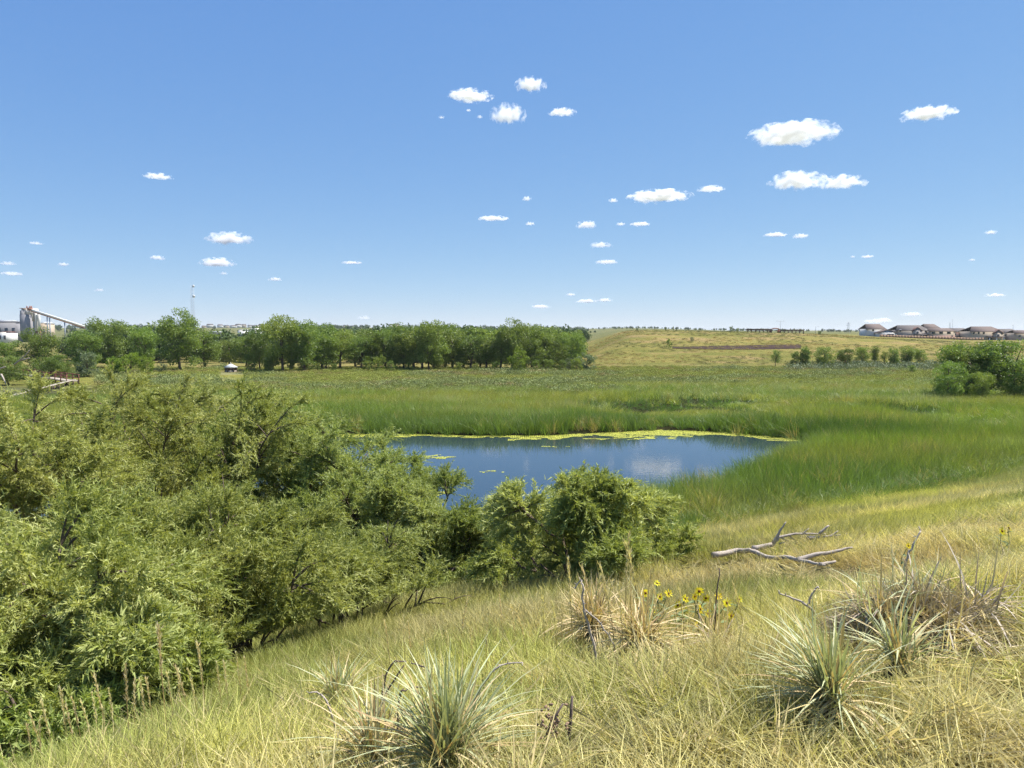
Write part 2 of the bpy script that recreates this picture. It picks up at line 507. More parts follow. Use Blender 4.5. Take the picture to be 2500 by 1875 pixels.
# ------------------------------------------------------------------ scattering (only for what nobody could count)
def blades(n, h0, h1, w, spread, lean, seed, seg=2, droop=0.3):
    """template tuft: n bent blades -> V, quads, tris, var, hgt"""
    r = np.random.default_rng(seed)
    V = []; Q = []; T = []; var = []; hg = []; k = 0
    for i in range(n):
        az = r.uniform(0, 2 * math.pi); rad = spread * math.sqrt(r.uniform())
        b = np.array([math.cos(az) * rad, math.sin(az) * rad, -0.03])
        h = r.uniform(h0, h1); la = az + r.normal(0, .8); le = abs(r.normal(0, lean))
        d = np.array([math.cos(la) * le, math.sin(la) * le, 1.0]); d /= np.linalg.norm(d)
        fa = r.uniform(0, math.pi); wv = np.array([math.cos(fa), math.sin(fa), 0]) * w * r.uniform(.7, 1.3) / 2
        dr = droop * r.uniform(0, 1) * np.array([math.cos(la), math.sin(la), -.5])
        va = r.uniform()
        for s in range(seg):
            f = s / seg
            p = b + d * h * f + dr * h * f * f; ww = wv * (1 - .35 * f)
            V += [p - ww, p + ww]; var += [va, va]; hg += [f, f]
        V.append(b + d * h + dr * h); var.append(va); hg.append(1.0)
        for s in range(seg - 1):
            Q.append([k + 2 * s, k + 2 * s + 1, k + 2 * s + 3, k + 2 * s + 2])
        T.append([k + 2 * seg - 2, k + 2 * seg - 1, k + 2 * seg]); k += 2 * seg + 1
    return np.array(V), np.array(Q).reshape(-1, 4), np.array(T).reshape(-1, 3), np.array(var), np.array(hg)

def quads_cloud(n, rx, rz, size, seed, shell=0.35, zoff=0.0, clumps=8, cr=.42):
    r = np.random.default_rng(seed)
    c = r.normal(size=(clumps, 3)); c /= np.linalg.norm(c, axis=1)[:, None]; c *= r.uniform(.3, .75, clumps)[:, None]
    p = c[r.integers(0, clumps, n)] + r.normal(size=(n, 3)) * cr * .55
    p *= np.array([rx, rx, rz]); p[:, 2] += rz + zoff
    p[:, 2] = np.abs(p[:, 2])
    V, Q, var = leaf_quads(p, r.normal(size=(n, 3)), r.uniform(.7, 1.3, n) * size, r.uniform(.6, 1, n) * size * .8, r)
    return V, Q, np.zeros((0, 3), int), var, np.clip(V[:, 2] / (2 * rz), 0, 1)

def leaf_quads(P, D, L_, W_, r):
    """diamond leaves at P along D"""
    D = D / (np.linalg.norm(D, axis=1)[:, None] + 1e-9)
    n = r.normal(size=D.shape); S = np.cross(D, n); S /= (np.linalg.norm(S, axis=1)[:, None] + 1e-9)
    L_ = L_[:, None]; W_ = W_[:, None]
    V = np.stack([P, P + D * L_ * .42 + S * W_ * .5, P + D * L_, P + D * L_ * .42 - S * W_ * .5], 1).reshape(-1, 3)
    k = np.arange(len(P))[:, None] * 4
    return V, k + np.array([[0, 1, 2, 3]]), np.repeat(r.uniform(size=len(P)), 4)

def leaf_tris(P, D, L_, W_, r):
    D = D / (np.linalg.norm(D, axis=1)[:, None] + 1e-9)
    n = r.normal(size=D.shape); S = np.cross(D, n); S /= (np.linalg.norm(S, axis=1)[:, None] + 1e-9)
    W_ = W_[:, None]
    V = np.stack([P + S * W_ * .5, P + D * L_[:, None], P - S * W_ * .5], 1).reshape(-1, 3)
    k = np.arange(len(P))[:, None] * 3
    return V, k + np.array([[0, 1, 2]]), np.repeat(r.uniform(size=len(P)), 3)

def scatter(name, temps, P, rot, scl, tint, mat, label, cat, pick=None):
    V = []; Q = []; T = []; tid = []; var = []; hg = []; k = 0
    for i, (v, q, t, va, h) in enumerate(temps):
        V.append(v); Q.append(q + k); T.append(t + k); tid.append(np.full(len(v), i)); var.append(va); hg.append(h); k += len(v)
    n = len(P)
    V.append(P); tid.append(np.full(n, -1)); var.append(np.zeros(n)); hg.append(np.zeros(n))
    z3 = np.zeros((k, 3)); 
    pick = RNG.integers(0, len(temps), n) if pick is None else pick
    me = mesh_np(name, np.concatenate(V), [np.concatenate(Q), np.concatenate(T)], mat, attrs={
        'tid': ('INT', np.concatenate(tid)), 'var': ('FLOAT', np.concatenate(var)), 'hgt': ('FLOAT', np.concatenate(hg)),
        'rot': ('FLOAT_VECTOR', np.concatenate([z3, rot])), 'scl': ('FLOAT_VECTOR', np.concatenate([z3, scl])),
        'pick': ('INT', np.concatenate([np.zeros(k), pick])),
        'tint': ('FLOAT_COLOR', np.concatenate([np.ones((k, 4)), np.concatenate([tint, np.ones((n, 1))], 1)]))})
    o = tag(add(name, me), label, cat, kind='stuff')
    g = bpy.data.node_groups.new(name, 'GeometryNodeTree')
    g.interface.new_socket('Geometry', in_out='INPUT', socket_type='NodeSocketGeometry')
    g.interface.new_socket('Geometry', in_out='OUTPUT', socket_type='NodeSocketGeometry')
    N, L = g.nodes, g.links
    gi = N.new('NodeGroupInput'); go = N.new('NodeGroupOutput')
    def attr(nm, ty):
        a = N.new('GeometryNodeInputNamedAttribute'); a.data_type = ty; a.inputs['Name'].default_value = nm
        return a.outputs['Attribute']
    ta = attr('tid', 'INT')
    jn = N.new('GeometryNodeJoinGeometry')
    def sep(val):
        c = N.new('FunctionNodeCompare'); c.data_type = 'INT'; c.operation = 'EQUAL'
        ins = [s for s in c.inputs if s.type == 'INT']
        L.new(ta, ins[0]); ins[1].default_value = val
        s = N.new('GeometryNodeSeparateGeometry'); s.domain = 'POINT'
        L.new(gi.outputs[0], s.inputs[0]); L.new(c.outputs[0], s.inputs[1])
        return s.outputs[0]
    for i in range(len(temps)):
        q = N.new('GeometryNodeGeometryToInstance'); L.new(sep(i), q.inputs[0]); L.new(q.outputs[0], jn.inputs[0])
    ip = N.new('GeometryNodeInstanceOnPoints')
    er = N.new('FunctionNodeEulerToRotation'); L.new(attr('rot', 'FLOAT_VECTOR'), er.inputs[0])
    L.new(sep(-1), ip.inputs['Points']); L.new(jn.outputs[0], ip.inputs['Instance'])
    ip.inputs['Pick Instance'].default_value = True
    L.new(attr('pick', 'INT'), ip.inputs['Instance Index'])
    L.new(er.outputs[0], ip.inputs['Rotation']); L.new(attr('scl', 'FLOAT_VECTOR'), ip.inputs['Scale'])
    L.new(ip.outputs[0], go.inputs[0])
    md = o.modifiers.new('scatter', 'NODES'); md.node_group = g
    return o

def tilt_euler(az_lean, tilt, spin):
    """euler XYZ that spins about Z, then leans by tilt towards az_lean"""
    out = np.zeros((len(spin), 3))
    for i in range(len(spin)):
        q = Matrix.Rotation(tilt[i], 3, Vector((-math.sin(az_lean[i]), math.cos(az_lean[i]), 0))) @ Matrix.Rotation(spin[i], 3, 'Z')
        out[i] = q.to_euler()
    return out

def jitter_grid(x0, x1, y0, y1, sp):
    X, Y = np.meshgrid(np.arange(x0, x1, sp), np.arange(y0, y1, sp))
    X = X.ravel() + RNG.uniform(-.5, .5, X.size) * sp; Y = Y.ravel() + RNG.uniform(-.5, .5, Y.size) * sp
    return X, Y

def lerp3(a, b, f):
    f = np.asarray(f)[:, None]
    return np.array(a) * (1 - f) + np.array(b) * f

# ---- cattail marsh
def hollow_mask(x, y):
    """wind-flattened hollows in the reed bed"""
    m = np.zeros(len(x))
    for cx, cy, rx, ry, ang in ((9.5, 85, 1.2, 3.2, .5), (12.5, 87, 1.3, 3.4, .6), (15.5, 88, 1.6, 3.2, .6), (18.6, 90, 1.4, 4.0, .7), (17.0, 83, 3.0, 2.0, .1), (21.6, 93, 1.6, 4.2, .7), (23.8, 93.5, 2.6, 2.8, .2), (27, 93, 2.4, 2.4, .1), (29.8, 92.6, 1.8, 2.4, .0), (22.5, 84.5, 2.4, 2.2, .2), (26, 80.5, 1.2, 1.8, 0), (43.5, 82.5, 3.2, 3.0, .1), (41, 79, 1.4, 2.4, .4), (38, 93, 2.2, 1.6, 0), (13.5, 80.5, 1.2, 1.6, .3)):
        ca, sa = math.cos(ang), math.sin(ang)
        u = (x - cx) * ca + (y - cy) * sa; v = -(x - cx) * sa + (y - cy) * ca
        q = np.sqrt((u / (rx * 1.35)) ** 2 + (v / (ry * 1.7)) ** 2) + (fbm(x * .7, y * .5, 81, 3) - .5) * .6
        m = np.maximum(m, 1 - sstep(.85, 1.05, q))
    return m

def reeds():
    pts = []
    for x0, x1, y0, y1, sp, kind in ((-60, 50, 20, 62, .42, 0), (-62, 62, 62, 92, .55, 1), (-95, 95, 92, 138, .85, 1)):
        X, Y = jitter_grid(x0, x1, y0, y1, sp)
        t = -.5 * X + .866 * Y
        e = pond_edge(X, Y)
        keep = (t > 22.3 + 2.2 * fbm(X * .2, Y * .2, 83, 3)) & (e > 0.0) & (np.abs(X) < Y * .80 + 6)
        keep &= ~((X < -4) & (Y < 48) & (RNG.uniform(size=len(X)) < .55))
        edge = 118 + 22 * (fbm(X * .03, Y * .03, 84, 3) - .5) + np.interp(X / Y, [-.8, -.2, .1, .2, .6], [-4, -6, -8, 8, 14])
        keep &= RNG.uniform(size=len(X)) < 1 - sstep(edge - 8, edge + 6, Y)
        keep &= ~((Y > 88) & (X < -52) & (Y > 150 + X * .9))
        pts.append((X[keep], Y[keep], np.full(keep.sum(), kind)))
    X = np.concatenate([p[0] for p in pts]); Y = np.concatenate([p[1] for p in pts]); K = np.concatenate([p[2] for p in pts]).astype(int)
    hm = hollow_mask(X, Y)
    drop = (hm > .5) & (RNG.uniform(size=len(X)) < .80)
    X, Y, K, hm = X[~drop], Y[~drop], K[~drop], hm[~drop]
    n = len(X)
    Z = ground(X, Y)
    e = pond_edge(X, Y); t = -.5 * X + .866 * Y
    f = fbm(X * .045, Y * .10, 85, 4); f2 = fbm(X * .14, Y * .3, 86, 4); f3 = fbm(X * .5, Y * .5, 87, 3)
    deep = np.array([.078, .142, .032]); fresh = np.array([.150, .215, .042]); yell = np.array([.215, .242, .056]); grey = np.array([.235, .28, .125]); tan = np.array([.25, .235, .085])
    w = sstep(.40, .62, f)
    C = lerp3(fresh, yell, w)
    gw = sstep(.50, .72, f2); C = C * (1 - gw[:, None] * .75) + grey * gw[:, None] * .75
    # darker green reeds at the water's edge
    shore = (1 - sstep(2.0, 11, e + 5 * (f2 - .5))) * sstep(52, 60, Y)
    C = C * (1 - .8 * shore[:, None]) + deep * .8 * shore[:, None]
    def patch(cx, cy, rx, ry): return np.exp(-(((X - cx) / rx) ** 2 + ((Y - cy) / ry) ** 2))
    pt = np.clip(patch(27, 60.5, 8, 5) * 1.5, 0, 1); C = C * (1 - .8 * pt[:, None]) + deep * .85 * .8 * pt[:, None]
    bright = np.clip(patch(27, 54, 7, 3) * 1.2 + patch(30, 44, 6, 2.5) + patch(44, 74, 14, 3) * .8, 0, 1); C = C * (1 - .6 * bright[:, None]) + np.array([.17, .26, .028]) * .6 * bright[:, None]
    br = np.clip(patch(20, 45.5, 6, 3) + patch(30, 49.5, 6, 3) + patch(10, 35.5, 5, 2), 0, 1) * (.5 + .5 * sstep(.4, .6, f3)); C = C * (1 - .7 * br[:, None]) + tan * .7 * br[:, None]
    nearb = 1 - sstep(24, 27.5, t + 1.5 * (f3 - .5)); C = C * (1 - .35 * nearb[:, None]) + tan * .35 * nearb[:, None]
    nd = np.clip(1.3 * patch(24, 42, 18, 8) + patch(6, 31, 8, 3), 0, 1) * (.35 + .65 * sstep(.3, .55, f2)); C = C * (1 - .8 * nd[:, None]) + deep * 1.1 * .8 * nd[:, None]
    ra = RNG.uniform(.75, 1.3, n) * 1.2; C = C * ra[:, None]
    back = sstep(92, 125, Y); C = C * (1 - .35 * back[:, None]) + yell * .9 * .35 * back[:, None]
    H = (.78 + .5 * fbm(X * .12, Y * .12, 88, 3)) * np.interp(Y, [20, 40, 62, 70, 85, 100, 130], [.70, .80, .95, .85, .72, .62, .4])
    H *= 1 - .45 * nearb
    H *= RNG.uniform(.8, 1.2, n)
    dead = RNG.uniform(size=n) < .03 + .10 * sstep(.55, .7, f3); C[dead] = np.array([.42, .36, .17]) * RNG.uniform(.7, 1.1, dead.sum())[:, None]
    H *= 1 - .5 * np.maximum(hollow_mask(X, Y + 7), hollow_mask(X, Y + 12) * .7)      # lodged reeds before each hollow
    low = sstep(.5, 0, e) * (Y < 50); H *= 1 - .4 * low
    C = np.where((hm > .3)[:, None], deep * RNG.uniform(.8, 1.5, n)[:, None], C)  # hollow reeds tinted deep green, the hollows' shade put into their colour
    wind = fbm(X * .07, Y * .07, 89, 2) * 2.2 + 2.2
    tl = np.clip(.12 + .30 * (fbm(X * .3, Y * .3, 90, 3) - .3) + RNG.normal(0, .05, n), 0, .7)
    tl = np.where(hm > .3, RNG.uniform(.8, 1.3, n), tl)
    wind = np.where(hm > .3, RNG.normal(.5, .5, n), wind)
    rot = tilt_euler(wind, tl, RNG.uniform(0, 6.28, n))
    sw = np.where(K == 0, 1.0, np.interp(Y, [62, 92, 138], [1.0, 1.25, 1.6]))
    scl = np.stack([sw, sw, H * np.where(hm > .3, .8, 1)], 1)
    temps = [blades(34, 1.0, 2.15, .019, .30, .22, 100 + i, 3, .5) for i in range(4)] + [blades(34, 1.0, 2.15, .030, .38, .22, 110 + i, 2, .5) for i in range(3)]
    near = K == 0
    for nm, msk, tp, lb in (('near_reeds', near, temps[:4], 'cattail reeds around the near side of the pond'), ('far_reeds', ~near, temps[4:], 'broad green cattail marsh beyond the pond')):
        scatter(nm, tp, np.stack([X, Y, Z], 1)[msk], rot[msk], scl[msk], C[msk], M['cattail'], lb, 'reeds')
reeds()

# ---- hillside grass on the near slope
def slope_grass():
    out = []
    for d0, d1, dens, kind in ((1.2, 9.5, 125, 0), (9.5, 19, 50, 1), (19, 48, 21, 2)):
        area = (d1 - d0) * (1.75 * d1)
        n = int(area * dens)
        X = RNG.uniform(-.87 * d1, .87 * d1, n); Y = RNG.uniform(d0, d1, n)
        t = -.5 * X + .866 * Y
        keep = (np.abs(X) < Y * .80 + 1.0) & (t < 24.5) & (t > -3)
        out.append((X[keep], Y[keep], np.full(keep.sum(), kind)))
    X = np.concatenate([o[0] for o in out]); Y = np.concatenate([o[1] for o in out]); K = np.concatenate([o[2] for o in out])
    clear = np.zeros(len(X), dtype=bool)
    for px, py, rad in ((1085, 1790, .10), (905, 1830, .08), (828, 1745, .14), (1445, 1580, .30), (1562, 1625, .34), (1745, 1600, .2), (2032, 1745, .16), (2190, 1650, .14), (2245, 1540, .42), (2150, 1530, .3), (2340, 1540, .3), (2245, 1590, .25)):
        h = hit(px, py, 1.5, 30); clear |= (np.abs(X - h.x) < rad) & (Y < h.y + rad) & (Y > h.y - 2.0 * rad)
    for px in range(1560, 2080, 20):
        h = hit(px, 1384 + (px - 1740) * .09 if px > 1740 else 1395, 8, 40)
        clear |= (np.abs(X - h.x) < .28) & (Y < h.y + .3) & (Y > h.y - 1.2)
    bare = sstep(.52, .66, fbm(X * .8, Y * .8, 210, 3)) * np.interp(X / Y, [-.4, .1, .35, .7], [.25, .45, .8, .85])
    clear |= RNG.uniform(size=len(X)) < bare * .8
    X, Y, K = X[~clear], Y[~clear], K[~clear]
    n = len(X); t = -.5 * X + .866 * Y; a = X / Y
    f = fbm(X * .42, Y * .42, 201, 4); f2 = fbm(X * 1.3, Y * 1.3, 202, 3); f3 = fbm(X * .17, Y * .17, 203, 3)
    straw = np.array([.50, .445, .195]); gold = np.array([.39, .385, .115]); green = np.array([.255, .30, .072]); rust = np.array([.42, .31, .16]); deep = np.array([.14, .18, .045])
    C = lerp3(gold, straw, sstep(.42, .56, f)) * (.8 + .4 * sstep(.35, .65, fbm(X * .25, Y * .4, 209, 3)))[:, None]
    gw = sstep(.41, .62, f2 * .5 + f3 * .5 + np.interp(a, [-.8, -.2, .1, .3, .7], [.08, .03, -.05, -.09, -.12])); C = C * (1 - gw[:, None] * .75) + green * gw[:, None] * .75
    rw = sstep(.47, .66, fbm(X * .9, Y * .9, 204, 3)) * np.interp(a, [-.3, .15, .3, .7], [.1, .5, .9, .75]) * (Y < 10); C = C * (1 - .6 * rw[:, None]) + rust * .6 * rw[:, None]
    lower = sstep(14, 23, t) * sstep(.4, .62, f3); C = C * (1 - .5 * lower[:, None]) + green * .5 * lower[:, None]
    dk = sstep(.58, .75, fbm(X * .6, Y * .8, 206, 3)); C = C * (1 - .5 * dk[:, None]) + deep * .5 * dk[:, None]
    C *= RNG.uniform(.85, 1.4, n)[:, None]
    H = (.55 + .8 * fbm(X * .5, Y * .5, 205, 3)) * np.interp(np.hypot(X, Y), [0, 4, 9, 14, 30], [.5, .75, .8, .65, .65]) * np.interp(a, [-.7, 0, .3, .7], [.95, 1.0, .75, .6])
    lean = 2.6 + 5.0 * (fbm(X * .16, Y * .16, 207, 2) - .5) + 1.2 * (f2 - .5)
    tl = np.clip(np.interp(K, [0, 1, 2], [.22, .62, .85]) + RNG.normal(0, .16, n) + (fbm(X * .3, Y * .3, 208, 2) - .5) * 1.1, 0.02, 1.25)
    rot = tilt_euler(lean, tl, RNG.uniform(0, 6.28, n))
    sw = np.interp(K, [0, 1, 2], [1.0, 1.35, 1.9])
    scl = np.stack([sw, sw, H * np.interp(K, [0, 1, 2], [1.0, 1.15, 1.3])], 1)
    P = np.stack([X, Y, ground(X, Y)], 1)
    t0 = [blades(34, .14, .50, .0050, .10, .38, 300 + i, 3, .55) for i in range(4)] + [blades(40, .08, .26, .0052, .11, .7, 320 + i, 2, .5) for i in range(2)]
    t1 = [blades(34, .16, .48, .0085, .14, .40, 310 + i, 2, .5) for i in range(4)]
    nr = K == 0
    scatter('near_grass', t0, P[nr], rot[nr], scl[nr], C[nr], M['grass'], 'dry golden grass growing around the yucca plants', 'grass')
    scatter('slope_grass', t1, P[~nr], rot[~nr], scl[~nr], C[~nr], M['grass'], 'wind-combed straw and green grass lying on the slope', 'grass')
slope_grass()

def ground_litter():
    # flattened straw between the tufts
    n = 2600
    Y = RNG.uniform(1.8, 13, n); X = RNG.uniform(-.8, .8, n) * (Y + 1)
    t = -.5 * X + .866 * Y; k = (t < 15) & (t > -1); X, Y = X[k], Y[k]; n = len(X)
    P = np.stack([X, Y, ground(X, Y) + .02], 1)
    tl = RNG.uniform(1.15, 1.5, n); az = RNG.uniform(0, 6.28, n)
    C = lerp3((.55, .49, .25), (.45, .37, .19), RNG.uniform(size=n)) * RNG.uniform(.75, 1.3, n)[:, None]
    sc = RNG.uniform(.6, 1.2, n)
    scatter('straw_litter', [blades(26, .12, .42, .006, .10, .35, 340 + i, 2, .3) for i in range(3)], P, tilt_euler(az, tl, RNG.uniform(0, 6.28, n)), np.stack([sc, sc, sc], 1), C, M['grass'], 'flattened dead straw lying between the grass tufts', 'straw')
ground_litter()
# ------------------------------------------------------------------ trees
def bez(a, b, c, n):
    s = np.linspace(0, 1, n)[:, None]
    return (1 - s) ** 2 * np.array(a) + 2 * s * (1 - s) * np.array(b) + s ** 2 * np.array(c)

def willow(base, H, R, seed, label, stems=12, lean=(0, 0), leaf=(.072, .0175), dens=1.0, minz=.25, name='willow_tree', group=None, low=.42):
    r = np.random.default_rng(seed)
    root = empty(name, base, label, 'tree', group)
    wood = Geo()
    P = []; D = []
    bx, by, bz = base
    lean = np.array([lean[0], lean[1], 0.0])
    for i in range(stems):
        az = 2 * math.pi * (i + r.uniform(-.4, .4)) / stems
        lowstem = (i * .618) % 1.0 < low
        rr = R * (r.uniform(.65, .98) if lowstem else r.uniform(.10, .80))
        eh = H * (r.uniform(.18, .55) if lowstem else r.uniform(.60, .86) * math.sqrt(max(.25, 1 - .5 * (rr / R) ** 2)))
        b0 = np.array([r.normal(0, .16), r.normal(0, .16), -.15])
        end = np.array([math.cos(az) * rr, math.sin(az) * rr, eh]) + lean
        ctl = np.array([math.cos(az) * rr * .28, math.sin(az) * rr * .28, eh * .75]) + lean * .3
        pth = bez(b0, ctl, end, 9)
        pth[1:-1] += r.normal(0, .06, (7, 3))
        r0 = r.uniform(.05, .10) * (H / 6)
        wood.tube([Vector(p) for p in pth], np.linspace(r0, .012, 9), 6)
        for j in range(12):
            s = r.uniform(.09, 1.0) ** .55 if j else 1.0; k = s * 8; k0 = min(int(k), 7)
            st = pth[k0] + (pth[k0 + 1] - pth[k0]) * (k - k0)
            tan = pth[k0 + 1] - pth[k0]; tan /= np.linalg.norm(tan)
            rad = np.array([st[0], st[1], 0]); rad /= (np.linalg.norm(rad) + 1e-6)
            d = tan * .5 + rad * .45 + r.normal(0, .5, 3) + np.array([0, 0, .12]); d /= np.linalg.norm(d)
            ln = R * r.uniform(.20, .40)
            be = bez(st, st + d * ln * .6 + np.array([0, 0, .1]), st + d * ln + np.array([0, 0, -.12 * ln]), 5)
            wood.tube([Vector(p) for p in be], np.linspace(.016, .004, 5), 4, cap=False)
            nt_ = int(30 * dens)
            q = r.uniform(.15, 1.0, nt_) ** .8 * 4; q0 = np.minimum(q.astype(int), 3)
            tp = be[q0] + (be[q0 + 1] - be[q0]) * (q - q0)[:, None]
            td = d * .8 + r.normal(0, .44, (nt_, 3)) + np.array([0, 0, -.05]); td /= np.linalg.norm(td, axis=1)[:, None]
            tl = r.uniform(.22, .48, nt_)
            nl = 30
            u = np.linspace(.05, 1.0, nl)[None, :, None]
            lp = tp[:, None, :] + td[:, None, :] * tl[:, None, None] * u + np.array([0, 0, -.16]) * (u ** 2) * tl[:, None, None]
            ld = td[:, None, :] * .8 + r.normal(0, .55, (nt_, nl, 3)) + np.array([0, 0, -.12])
            P.append(lp.reshape(-1, 3)); D.append(ld.reshape(-1, 3))
    P = np.concatenate(P); D = np.concatenate(D)
    g = ground(P[:, 0] + bx, P[:, 1] + by) - bz
    qq = np.sqrt((np.hypot(P[:, 0] - lean[0], P[:, 1] - lean[1]) / (R * 1.22)) ** 2 + (np.clip(P[:, 2] - .35 * H, 0, None) / (.68 * H)) ** 2)
    k = (P[:, 2] > g + minz) & (qq < 1.0 + .16 * (fbm(P[:, 0] * 1.6 + seed, P[:, 1] * 1.6 - P[:, 2], 7, 2) - .5) + r.normal(0, .035, len(P)))
    P, D = P[k], D[k]
    n = len(P)
    V, Q, var = leaf_tris(P, D, leaf[0] * r.uniform(.5, 1.4, n), leaf[1] * r.uniform(.6, 1.3, n), r)
    # whole sprigs share a tone
    cl = fbm(P[:, 0] * 1.1 + seed, P[:, 1] * 1.1 + P[:, 2] * .9, 5, 2)
    var = np.clip(.55 * var + .45 * np.repeat(sstep(.25, .75, cl), 3), 0, 1)
    wood.obj('trunk', M['bark'], root, smooth=True)
    add('crown', mesh_np('willow_crown', V, [Q], M['willow'], attrs={'var': ('FLOAT', var)}), root)
    return root

WL = [  # px, d, top_py, R, stems, label
    (30, 13.5, 880, 3.4, 21, 'tall grey-green willow tree standing farthest from the small round pond willow'),
    (320, 15.5, 865, 3.5, 21, 'tall broad willow with a bare pale stem showing through its crown'),
    (530, 17.0, 862, 3.2, 20, 'tallest willow in the thicket, its crown reaching up against the reed marsh'),
    (720, 17.3, 905, 2.5, 18, 'rounded willow crown leaning over the edge of the pond'),
    (890, 16.6, 1010, 2.0, 16, 'pale green willow with thin upright shoots against the open water'),
    (1050, 15.4, 1125, 1.8, 15, 'drooping willow with hanging twigs above the grassy slope'),
]
for i, (px, d, top, R, ns, lab) in enumerate(WL):
    b = on(px, d)
    zt = spot(px, top, d).z
    willow(b, zt - b.z, R, 500 + i, lab, ns + 1, group='willow thicket beside the pond', dens=1.2, low=.28)
for i, (px, d, top, R, ns, lab, lw, dn) in enumerate((
        (70, 7.0, 1180, 1.7, 12, 'willow overhanging the tall seed-headed grass, dark shade under it', .12, 1.0),
        (300, 8.3, 1140, 2.0, 12, 'willow with slim dark stems showing under its leafy boughs', .12, 1.0),
        (560, 9.2, 1230, 2.1, 13, 'willow with forked bare trunk and boughs sweeping low over the slope', .2, 1.1),
        (830, 10.7, 1310, 1.75, 11, 'dense willow casting deep shade onto the pale matted grass', .18, 1.0),
        (1195, 15.0, 1255, 1.2, 13, 'low drooping willow at the end of the thicket beside the small round one', .4, 1.0))):
    b = on(px, d); zt = spot(px, top, d).z
    willow(b, zt - b.z, R, 540 + i, lab, ns, group='willow thicket beside the pond', low=lw, dens=dn, leaf=(.064, .0150), minz=.5)
b = on(265, 6.4); willow(b, 1.15, .75, 551, 'low bushy willow regrowth among the grass seed heads', 7, leaf=(.08, .019), dens=.7, minz=.03, name='willow_bush', low=.6)
b = on(70, 5.6); willow(b, .7, .65, 552, 'knee-high willow sprouts at the shaded foot of the slope', 6, leaf=(.075, .018), dens=.6, minz=.03, name='willow_bush', low=.6)
b = hit(1432, 1432, 10, 40); zt = spot(1440, 1150, b.y).z
willow(b, zt - b.z, 1.55, 561, 'small round fresh green willow standing alone before the open water', 13, leaf=(.085, .02), dens=1.1, low=.4)

def cottonwood(H, R, seed, mat, qsize, clumps=40, per=110, trunk=.32, tall=False, bare=.16):
    """crown + trunk meshes with the base at the origin"""
    r = np.random.default_rng(seed)
    th = H * trunk
    wood = Geo()
    top = np.array([r.normal(0, .05 * H), r.normal(0, .05 * H), H * .62])
    tp = bez((0, 0, -.4), (r.normal(0, .04 * H), r.normal(0, .04 * H), H * .3), top, 7)
    wood.tube([Vector(p) for p in tp], np.linspace(H * .026, H * .008, 7), 7)
    C = []
    for i in range(clumps):
        v = r.normal(size=3); v /= np.linalg.norm(v)
        q = r.uniform(.45, 1.0) ** .6
        z = H * bare + (H * (1 - bare)) * (.5 + .47 * v[2] * q)
        wid = R * math.sqrt(max(.12, 1 - ((z - H * .52) / (H * .56)) ** 2)) * q
        c = np.array([v[0] / (math.hypot(v[0], v[1]) + 1e-6) * wid * r.uniform(.3, 1), v[1] / (math.hypot(v[0], v[1]) + 1e-6) * wid * r.uniform(.3, 1), z])
        C.append(c)
        if i < 16:
            k0 = r.integers(2, 7)
            s = tp[k0]
            if c[2] > s[2] - .1 * H:
                wood.tube([Vector(p) for p in bez(s, (s + c) / 2 + np.array([0, 0, .04 * H]), c, 5)], np.linspace(H * .010, H * .003, 5), 5, cap=False)
    C = np.array(C)
    cr = H * r.uniform(.075, .125, clumps)
    n = clumps * per
    ci = np.repeat(np.arange(clumps), per)
    v = r.normal(size=(n, 3)); v /= np.linalg.norm(v, axis=1)[:, None]
    p = C[ci] + v * (cr[ci] * r.uniform(.25, 1.0, n) ** .5)[:, None] * np.array([1.15, 1.15, .85])
    p[:, 2] = np.maximum(p[:, 2], H * bare * .35)
    D = v * .6 + r.normal(size=(n, 3)) * .7
    V, Q, var = leaf_quads(p, D, qsize * r.uniform(.7, 1.35, n), qsize * .72 * r.uniform(.7, 1.2, n), r)
    var = np.clip(.6 * var + .4 * np.repeat(r.uniform(size=clumps)[ci], 4), 0, 1)
    cm = mesh_np('crown', V, [Q], mat, attrs={'var': ('FLOAT', var)})
    tm = wood.mesh('trunk', M['bark'], True)
    return cm, tm

def conifer(H, R, seed, q=.22):
    r = np.random.default_rng(seed)
    n = 2600
    z = r.uniform(.03, 1, n) ** 1.05
    az = r.uniform(0, 6.283, n); rr = R * (1 - z) ** .8 * r.uniform(.35, 1.05, n) * (.85 + .3 * np.sin(az * 5 + z * 40))
    p = np.stack([np.cos(az) * rr, np.sin(az) * rr, z * H], 1)
    D = np.stack([np.cos(az), np.sin(az), np.full(n, -.15)], 1) + r.normal(size=(n, 3)) * .35
    V, Q, var = leaf_quads(p, D, q * 1.4 * r.uniform(.7, 1.3, n), q * .6 * r.uniform(.7, 1.2, n), r)
    cm = mesh_np('crown', V, [Q], M['conifer'], attrs={'var': ('FLOAT', var)})
    g = Geo(); g.tube([(0, 0, -.3), (0, 0, H * .5), (0, 0, H * .95)], [H * .022, H * .014, .01], 6)
    return cm, g.mesh('trunk', M['bark'], True)

